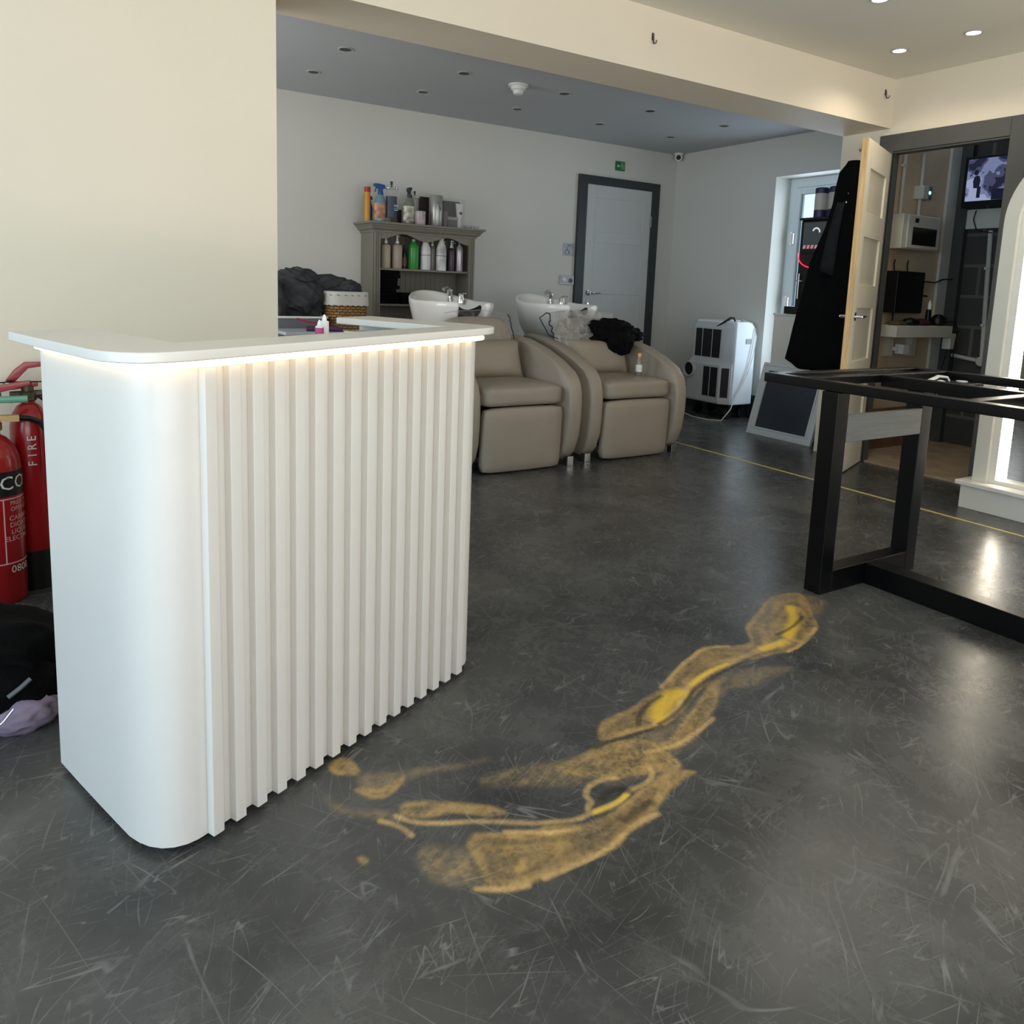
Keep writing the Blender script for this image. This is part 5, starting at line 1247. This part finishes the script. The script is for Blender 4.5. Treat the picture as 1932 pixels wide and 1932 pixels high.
LINEN = mat('white_linen', 'C6C6BE', .85, var=.05, bump=.1, bscale=80)
rg = [sq(rt * 1.06, .905 + 0, 128)]
rg[0] = [(p[0], p[1], .900 + .006 * abs(math.sin(i * PI / 5))) for i, p in enumerate(sq(rt * 1.09, 0, 128))]
rg += [sq(rt * 1.07, .93, 128), sq(rt * 1.06, .975, 128), sq(rt * 1.05, .992, 128), sq(rt * .99, .996, 128), sq(rt * .97, .985, 128), sq(rt * .95, .93, 128)]
li = MB().loft(rg, cap=False).build('lining', LINEN, bk, smooth=True, angle=180)
mb = MB()
for i in range(0, 128, 6):
    p = sq(rt * 1.075, .972, 128)[i]; p2 = sq(rt * 1.075, .968, 128)[(i + 2) % 128]
    mb.tube([p, p2], .0022, 5)
mb.build('lace_holes', mat('lace_shadow', '6A6A64', .9), li)
tbx = thing('low_table', 'low grey table under the wicker basket and towels', 'table', (-3.1, 2.05, 0))
MB().box(-3.65, -2.62, 1.80, 2.40, .385, .42).build('tabletop', mat('grey_table', '8B8F94', .5), tbx, bevel=.004)
for x in (-3.6, -2.70):
    for y in (1.84, 2.33): MB().box(x, x + .04, y, y + .04, 0, .385).build('leg', mat('grey_table', '8B8F94', .5), tbx)
tub = thing('laundry_tub', 'grey plastic tub with white rim under the charcoal towels', 'tub', (-3.12, 2.05, .42))
def rr_(cx, cy, hx, hy, r, z, n=10):
    pts = []
    for (sx, sy, a0) in ((1, 1, 0), (-1, 1, 90), (-1, -1, 180), (1, -1, 270)):
        for i in range(n + 1):
            a = math.radians(a0 + 90 * i / n); pts.append((cx + sx * (hx - r) + r * math.cos(a), cy + sy * (hy - r) + r * math.sin(a), z + .02 * (1 if abs(sx) else 0) * 0))
    return pts
TUB = mat('smoky_plastic', '6E7278', .35, var=.08)
MB().loft([rr_(-3.20, 2.06, .15, .17, .05, .42), rr_(-3.20, 2.06, .185, .20, .06, .82), rr_(-3.20, 2.06, .18, .195, .06, .82), rr_(-3.20, 2.06, .14, .16, .05, .44)]).build('tub_body', TUB, tub, smooth=True)
MB().tube(rr_(-3.20, 2.06, .19, .205, .06, .823)[::1], .008, 8, closed=True).build('rim', WHITE, tub, smooth=True)
GTW = 'charcoal towels heaped on the tub'
tag(lump((-3.17, 2.10, .93), (.20, .16, .13), 31, .16, 1.6, 5, fold=.07, fdir=(.9, .2, .6)).build('towel', GREY_CLOTH, None, smooth=True, angle=180), 'large charcoal towel bundle filling the tub left of the basket', 'towel', GTW)
tag(lump((-2.94, 2.16, 1.02), (.17, .10, .075), 35, .16, 1.8, 5, fold=.08, fdir=(.5, .2, -.8)).build('towel', GREY_CLOTH, None, smooth=True, angle=180), 'charcoal towel draped behind the basket rim in middle of heap', 'towel', GTW)
tag(lump((-2.80, 2.10, 1.015), (.085, .08, .055), 37, .14, 1.8, 4, fold=.08, fdir=(-.4, .2, .9)).build('towel', GREY_CLOTH, None, smooth=True, angle=180), 'rolled charcoal towel at right on top of the wicker basket', 'towel', GTW)
tag(lump((-3.15, 2.14, 1.065), (.13, .09, .065), 39, .22, 1.6, 5, fold=.10, fdir=(.8, .1, .7)).build('towel', GREY_CLOTH, None, smooth=True, angle=180), 'peaked charcoal towel on top left of the heap', 'towel', GTW)
tag(lump((-3.36, 2.0, .90), (.10, .12, .16), 41, .16, 1.6, 4, fold=.09, fdir=(1, .3, .2)).build('towel', GREY_CLOTH, None, smooth=True, angle=180), 'charcoal towel hanging over left side of the tub', 'towel', GTW)

# things on the work shelf inside the desk
WS = .795
def on_desk(a, out, z): return MW[desk.name] @ Vector((a, -out, z))
def glue(a, out, h, r, label, lab):
    p = on_desk(a, out, WS); t = thing('nozzle_bottle', label, 'bottle', tuple(p), 0, 'small nozzle bottles inside the desk')
    MB().lathe([(0, WS), (r, WS), (r, WS + h * .915), (r * .8, WS + h * .925), (r * .5, WS + h * .93), (r * .55, WS + h * .945), (r * .25, WS + h * .99), (0, WS + h)], 18, cx=p.x, cy=p.y).build('body', WHITE, t, smooth=True)
    if lab: MB().lathe([(r * 1.03, WS + h * .5), (r * 1.03, WS + h * .905)], 18, cx=p.x, cy=p.y).build('label', lab, t, smooth=True)
glue(.376, -.12, .187, .0092, 'small white nozzle bottle with pink label behind the counter', mat('pink_label', 'B4467C', .4))
glue(.400, -.13, .198, .0100, 'small plain white nozzle bottle beside the pink labelled one', None)
br = thing('hair_brush', 'purple and pink hair brush lying on the pale trolley behind the counter', 'brush', (-3.17, 1.5, .76), 0)
# trolley behind the desk holding pink combs
tr_ = thing('pale_trolley', 'pale grey trolley behind the desk, left of the wicker basket', 'trolley', (-3.1, 1.55, 0))
MB().box(-3.42, -2.98, 1.40, 1.75, .74, .76).build('tray', mat('pale_grey_plastic', 'A7ACB4', .4), tr_, bevel=.004)
for x in (-3.41, -3.0):
    for y in (1.41, 1.73): MB().box(x, x + .015, y, y + .015, 0, .76).build('leg', mat('pale_grey_plastic', 'A7ACB4', .4), tr_)
pa = (-3.20, 1.52, .775); bm_ = mat('purple_plastic', '4A2846', .35); bp_ = mat('pink_plastic', 'A02C50', .4)
MB().tube([(-3.27, 1.50, .772), (-3.16, 1.48, .778), (-3.06, 1.46, .770)], [.018, .022, .014], 10).build('brush_head', bm_, br, smooth=True)
MB().tube([(-3.31, 1.56, .83), (-3.24, 1.54, .815), (-3.15, 1.52, .803)], [.007, .006, .006], 8).build('handle', bp_, br, smooth=True)

# ---------------------------------------------------------------- fire extinguishers by the left wall
def cyl_shell(r, z0, z1, a0, a1, cx, cy, n=24):
    mb = MB(); vs = []
    for i in range(n + 1):
        a = math.radians(a0 + (a1 - a0) * i / n)
        for z in (z0, z1): vs.append((cx + r * math.sin(a), cy - r * math.cos(a), z))
    mb.add(vs, [(2 * i, 2 * i + 2, 2 * i + 3, 2 * i + 1) for i in range(n)])
    return mb
ex, ey, er = -4.768, -.165, .074
fe = thing('fire_extinguisher', 'red fire extinguisher with black band, standing on floor, nearer one of two', 'fire extinguisher', (ex, ey, 0), 0, 'fire extinguishers by the left wall')
MB().lathe([(0, 0), (er - .006, 0), (er, .01), (er, .44), (er * .95, .475), (er * .78, .51), (er * .5, .535), (.022, .545), (.022, .56), (0, .56)], 32, cx=ex, cy=ey).build('cylinder', RED, fe, smooth=True, angle=50)
cyl_shell(er + .0006, .355, .435, -60, 140, ex, ey).build('black_band', BLACK, fe, smooth=True)
LW = mat('lettering_white', 'C9C5C0', .5)
text('lettering', 'CO2', .062, LW, fe, T(ex, ey, .396, math.radians(58)), bend=er + .0016, align='CENTER')
LB = mat('label_outline', 'C29A9A', .5)
for (z0, z1, a0, a1) in ((.345, .349, -40, 125), (.135, .139, -40, 125)): cyl_shell(er + .0008, z0, z1, a0, a1, ex, ey).build('label_line', LB, fe, smooth=True)
cyl_shell(er + .0008, .139, .345, 16, 19, ex, ey).build('label_line', LB, fe, smooth=True)
text('lettering', 'PRESS TO\nOPERATE', .019, LB, fe, T(ex, ey, .322, math.radians(62)), bend=er + .0016)
text('lettering', 'CARBON\nDIOXIDE\nLIQUIDS\nELECTRICAL', .022, LB, fe, T(ex, ey, .25, math.radians(62)), bend=er + .0016)
text('lettering', '0800', .034, LW, fe, T(ex, ey, .115, math.radians(52)), bend=er + .0016)
mb = MB().lathe([(.022, .555), (.028, .56), (.028, .59), (.02, .60), (.02, .64), (0, .64)], 16, cx=ex, cy=ey)
mb.box(ex - .02, ex + .075, ey - .012, ey + .012, .585, .605).build('valve', mat('brass_valve', 'A58A60', .35, .7), fe, smooth=True)
MB().tube([(ex - .06, ey, .66), (ex + .02, ey, .655), (ex + .10, ey, .655)], .011, 8).build('safety_sleeve', mat('mint_plastic', '6FA58C', .4), fe, smooth=True)
MB().prism([(ex - .06, .66), (ex + .03, .68), (ex + .11, .70), (ex + .11, .715), (ex - .06, .69)], ey - .011, ey + .011, 'xz').build('lever', RED, fe, bevel=.002)
MB().tube([(ex + .07, ey, .595), (ex + .10, ey + .01, .59), (ex + .13, ey + .02, .575), (ex + .15, ey + .02, .54), (ex + .155, ey + .02, .40)], .009, 8).build('hose', BLACK, fe, smooth=True)
ex2, ey2, er2 = -4.668, -.078, .056
f2 = thing('fire_extinguisher', 'dark red fire extinguisher lettered FIRE, farther one beside the desk', 'fire extinguisher', (ex2, ey2, 0), 0, 'fire extinguishers by the left wall')
zb2 = .115
MB().lathe([(0, zb2), (er2 - .006, zb2), (er2, zb2 + .01), (er2, .555), (er2 * .9, .590), (er2 * .6, .620), (.02, .63), (.02, .64), (0, .64)], 32, cx=ex2, cy=ey2).build('cylinder', RED, f2, smooth=True, angle=50)
MB().lathe([(er2 * .8, 0), (er2 * 1.02, 0), (er2 * 1.04, zb2 + .02), (er2 * .8, zb2 + .02)], 28, cx=ex2, cy=ey2).build('base_skirt', BLACK, f2, smooth=True)
text('lettering', 'FIRE', .05, LW, f2, T(ex2, ey2, .47, math.radians(-8)) @ Matrix.Identity(4), bend=er2 + .001) if False else None
# FIRE runs upwards on the cylinder
for k, ch in enumerate('FIRE'):
    o = text('lettering', ch, .036, LW, f2, T(ex2, ey2, 0, math.radians(6)) @ Matrix.Translation((0, -er2 - .0012, .435 + .028 * k)) @ Matrix.Rotation(PI / 2, 4, 'X') @ Matrix.Rotation(PI / 2, 4, 'Z'))
mb = MB().lathe([(.02, .635), (.026, .64), (.026, .665), (.018, .67), (.018, .70), (0, .70)], 14, cx=ex2, cy=ey2)
mb.tube([(ex2 - .05, ey2, .655), (ex2 + .05, ey2, .658)], .014, 8).build('valve', mat('dark_brass', '5E5548', .4, .7), f2, smooth=True)
MB().prism([(ex2 - .045, .675), (ex2 + .03, .685), (ex2 + .03, .70), (ex2 - .05, .70)], ey2 - .012, ey2 + .012, 'xz').build('carry_handle', RED, f2, bevel=.002)
MB().prism([(ex2 - .045, .698), (ex2 - .03, .705), (ex2 + .005, .745), (ex2 + .055, .752), (ex2 + .055, .765), (ex2 - .005, .765), (ex2 - .035, .74), (ex2 - .06, .705)], ey2 - .012, ey2 + .012, 'xz').build('lever', RED, f2, bevel=.002)
MB().tube([(ex2 - .045 + .03 * math.cos(a), ey2 - .016, .67 + .036 * math.sin(a)) for a in [2 * PI * i / 16 for i in range(17)]], .0018, 5).tube([(ex2 - .16, ey2 - .01, .694), (ex2 - .05, ey2 - .014, .702), (ex2 + .05, ey2 - .014, .70)], .0022, 5).build('safety_wire', BLACK, f2, smooth=True)
MB().tube([(ex2 + .03, ey2, .655), (ex2 + .07, ey2 - .02, .62), (ex2 + .085, ey2 - .02, .5), (ex2 + .08, ey2 - .01, .25)], .009, 8).build('hose', BLACK, f2, smooth=True)

# black padded bag with mauve lining behind the left side of the desk
bg = thing('black_bag', 'black padded bag with mauve lining on floor left of the desk', 'bag', (-4.78, -.9, 0))
lump((-4.84, -.84, .10), (.24, .20, .12), 51, .10, 1.6, 5, flat=.0, fold=.05, fdir=(.7, .3, .5)).build('bag_body', BLACK_CLOTH, bg, smooth=True, angle=180)
lump((-4.80, -.98, .07), (.17, .09, .075), 53, .14, 1.8, 4, flat=.0).build('bag_flap', BLACK_CLOTH, bg, smooth=True, angle=180)
lump((-4.70, -1.03, .035), (.07, .055, .04), 55, .2, 2.2, 4, flat=.0).build('lining', mat('mauve_lining', '857688', .7, var=.15), bg, smooth=True, angle=180)
MB().tube([(-4.76, -1.10, .035), (-4.735, -1.095, .055), (-4.715, -1.09, .078)], .003, 6).build('zip', SILVER, bg, smooth=True)
MB().tube([(-4.725, -1.075, .10), (-4.70, -1.07, .115), (-4.68, -1.065, .13)], .0055, 6).build('trim_band', mat('grey_band', '5A5E60', .5), bg, smooth=True)
pp = thing('pink_paper', 'scrap of pinkish paper sticking out under the black bag', 'paper', (-4.80, -1.10, 0))
MB().box(-4.86, -4.765, -1.12, -1.02, .0005, .004, None).build('sheet', mat('pinkish_paper', 'A08888', .7, var=.3, scale=40), pp)
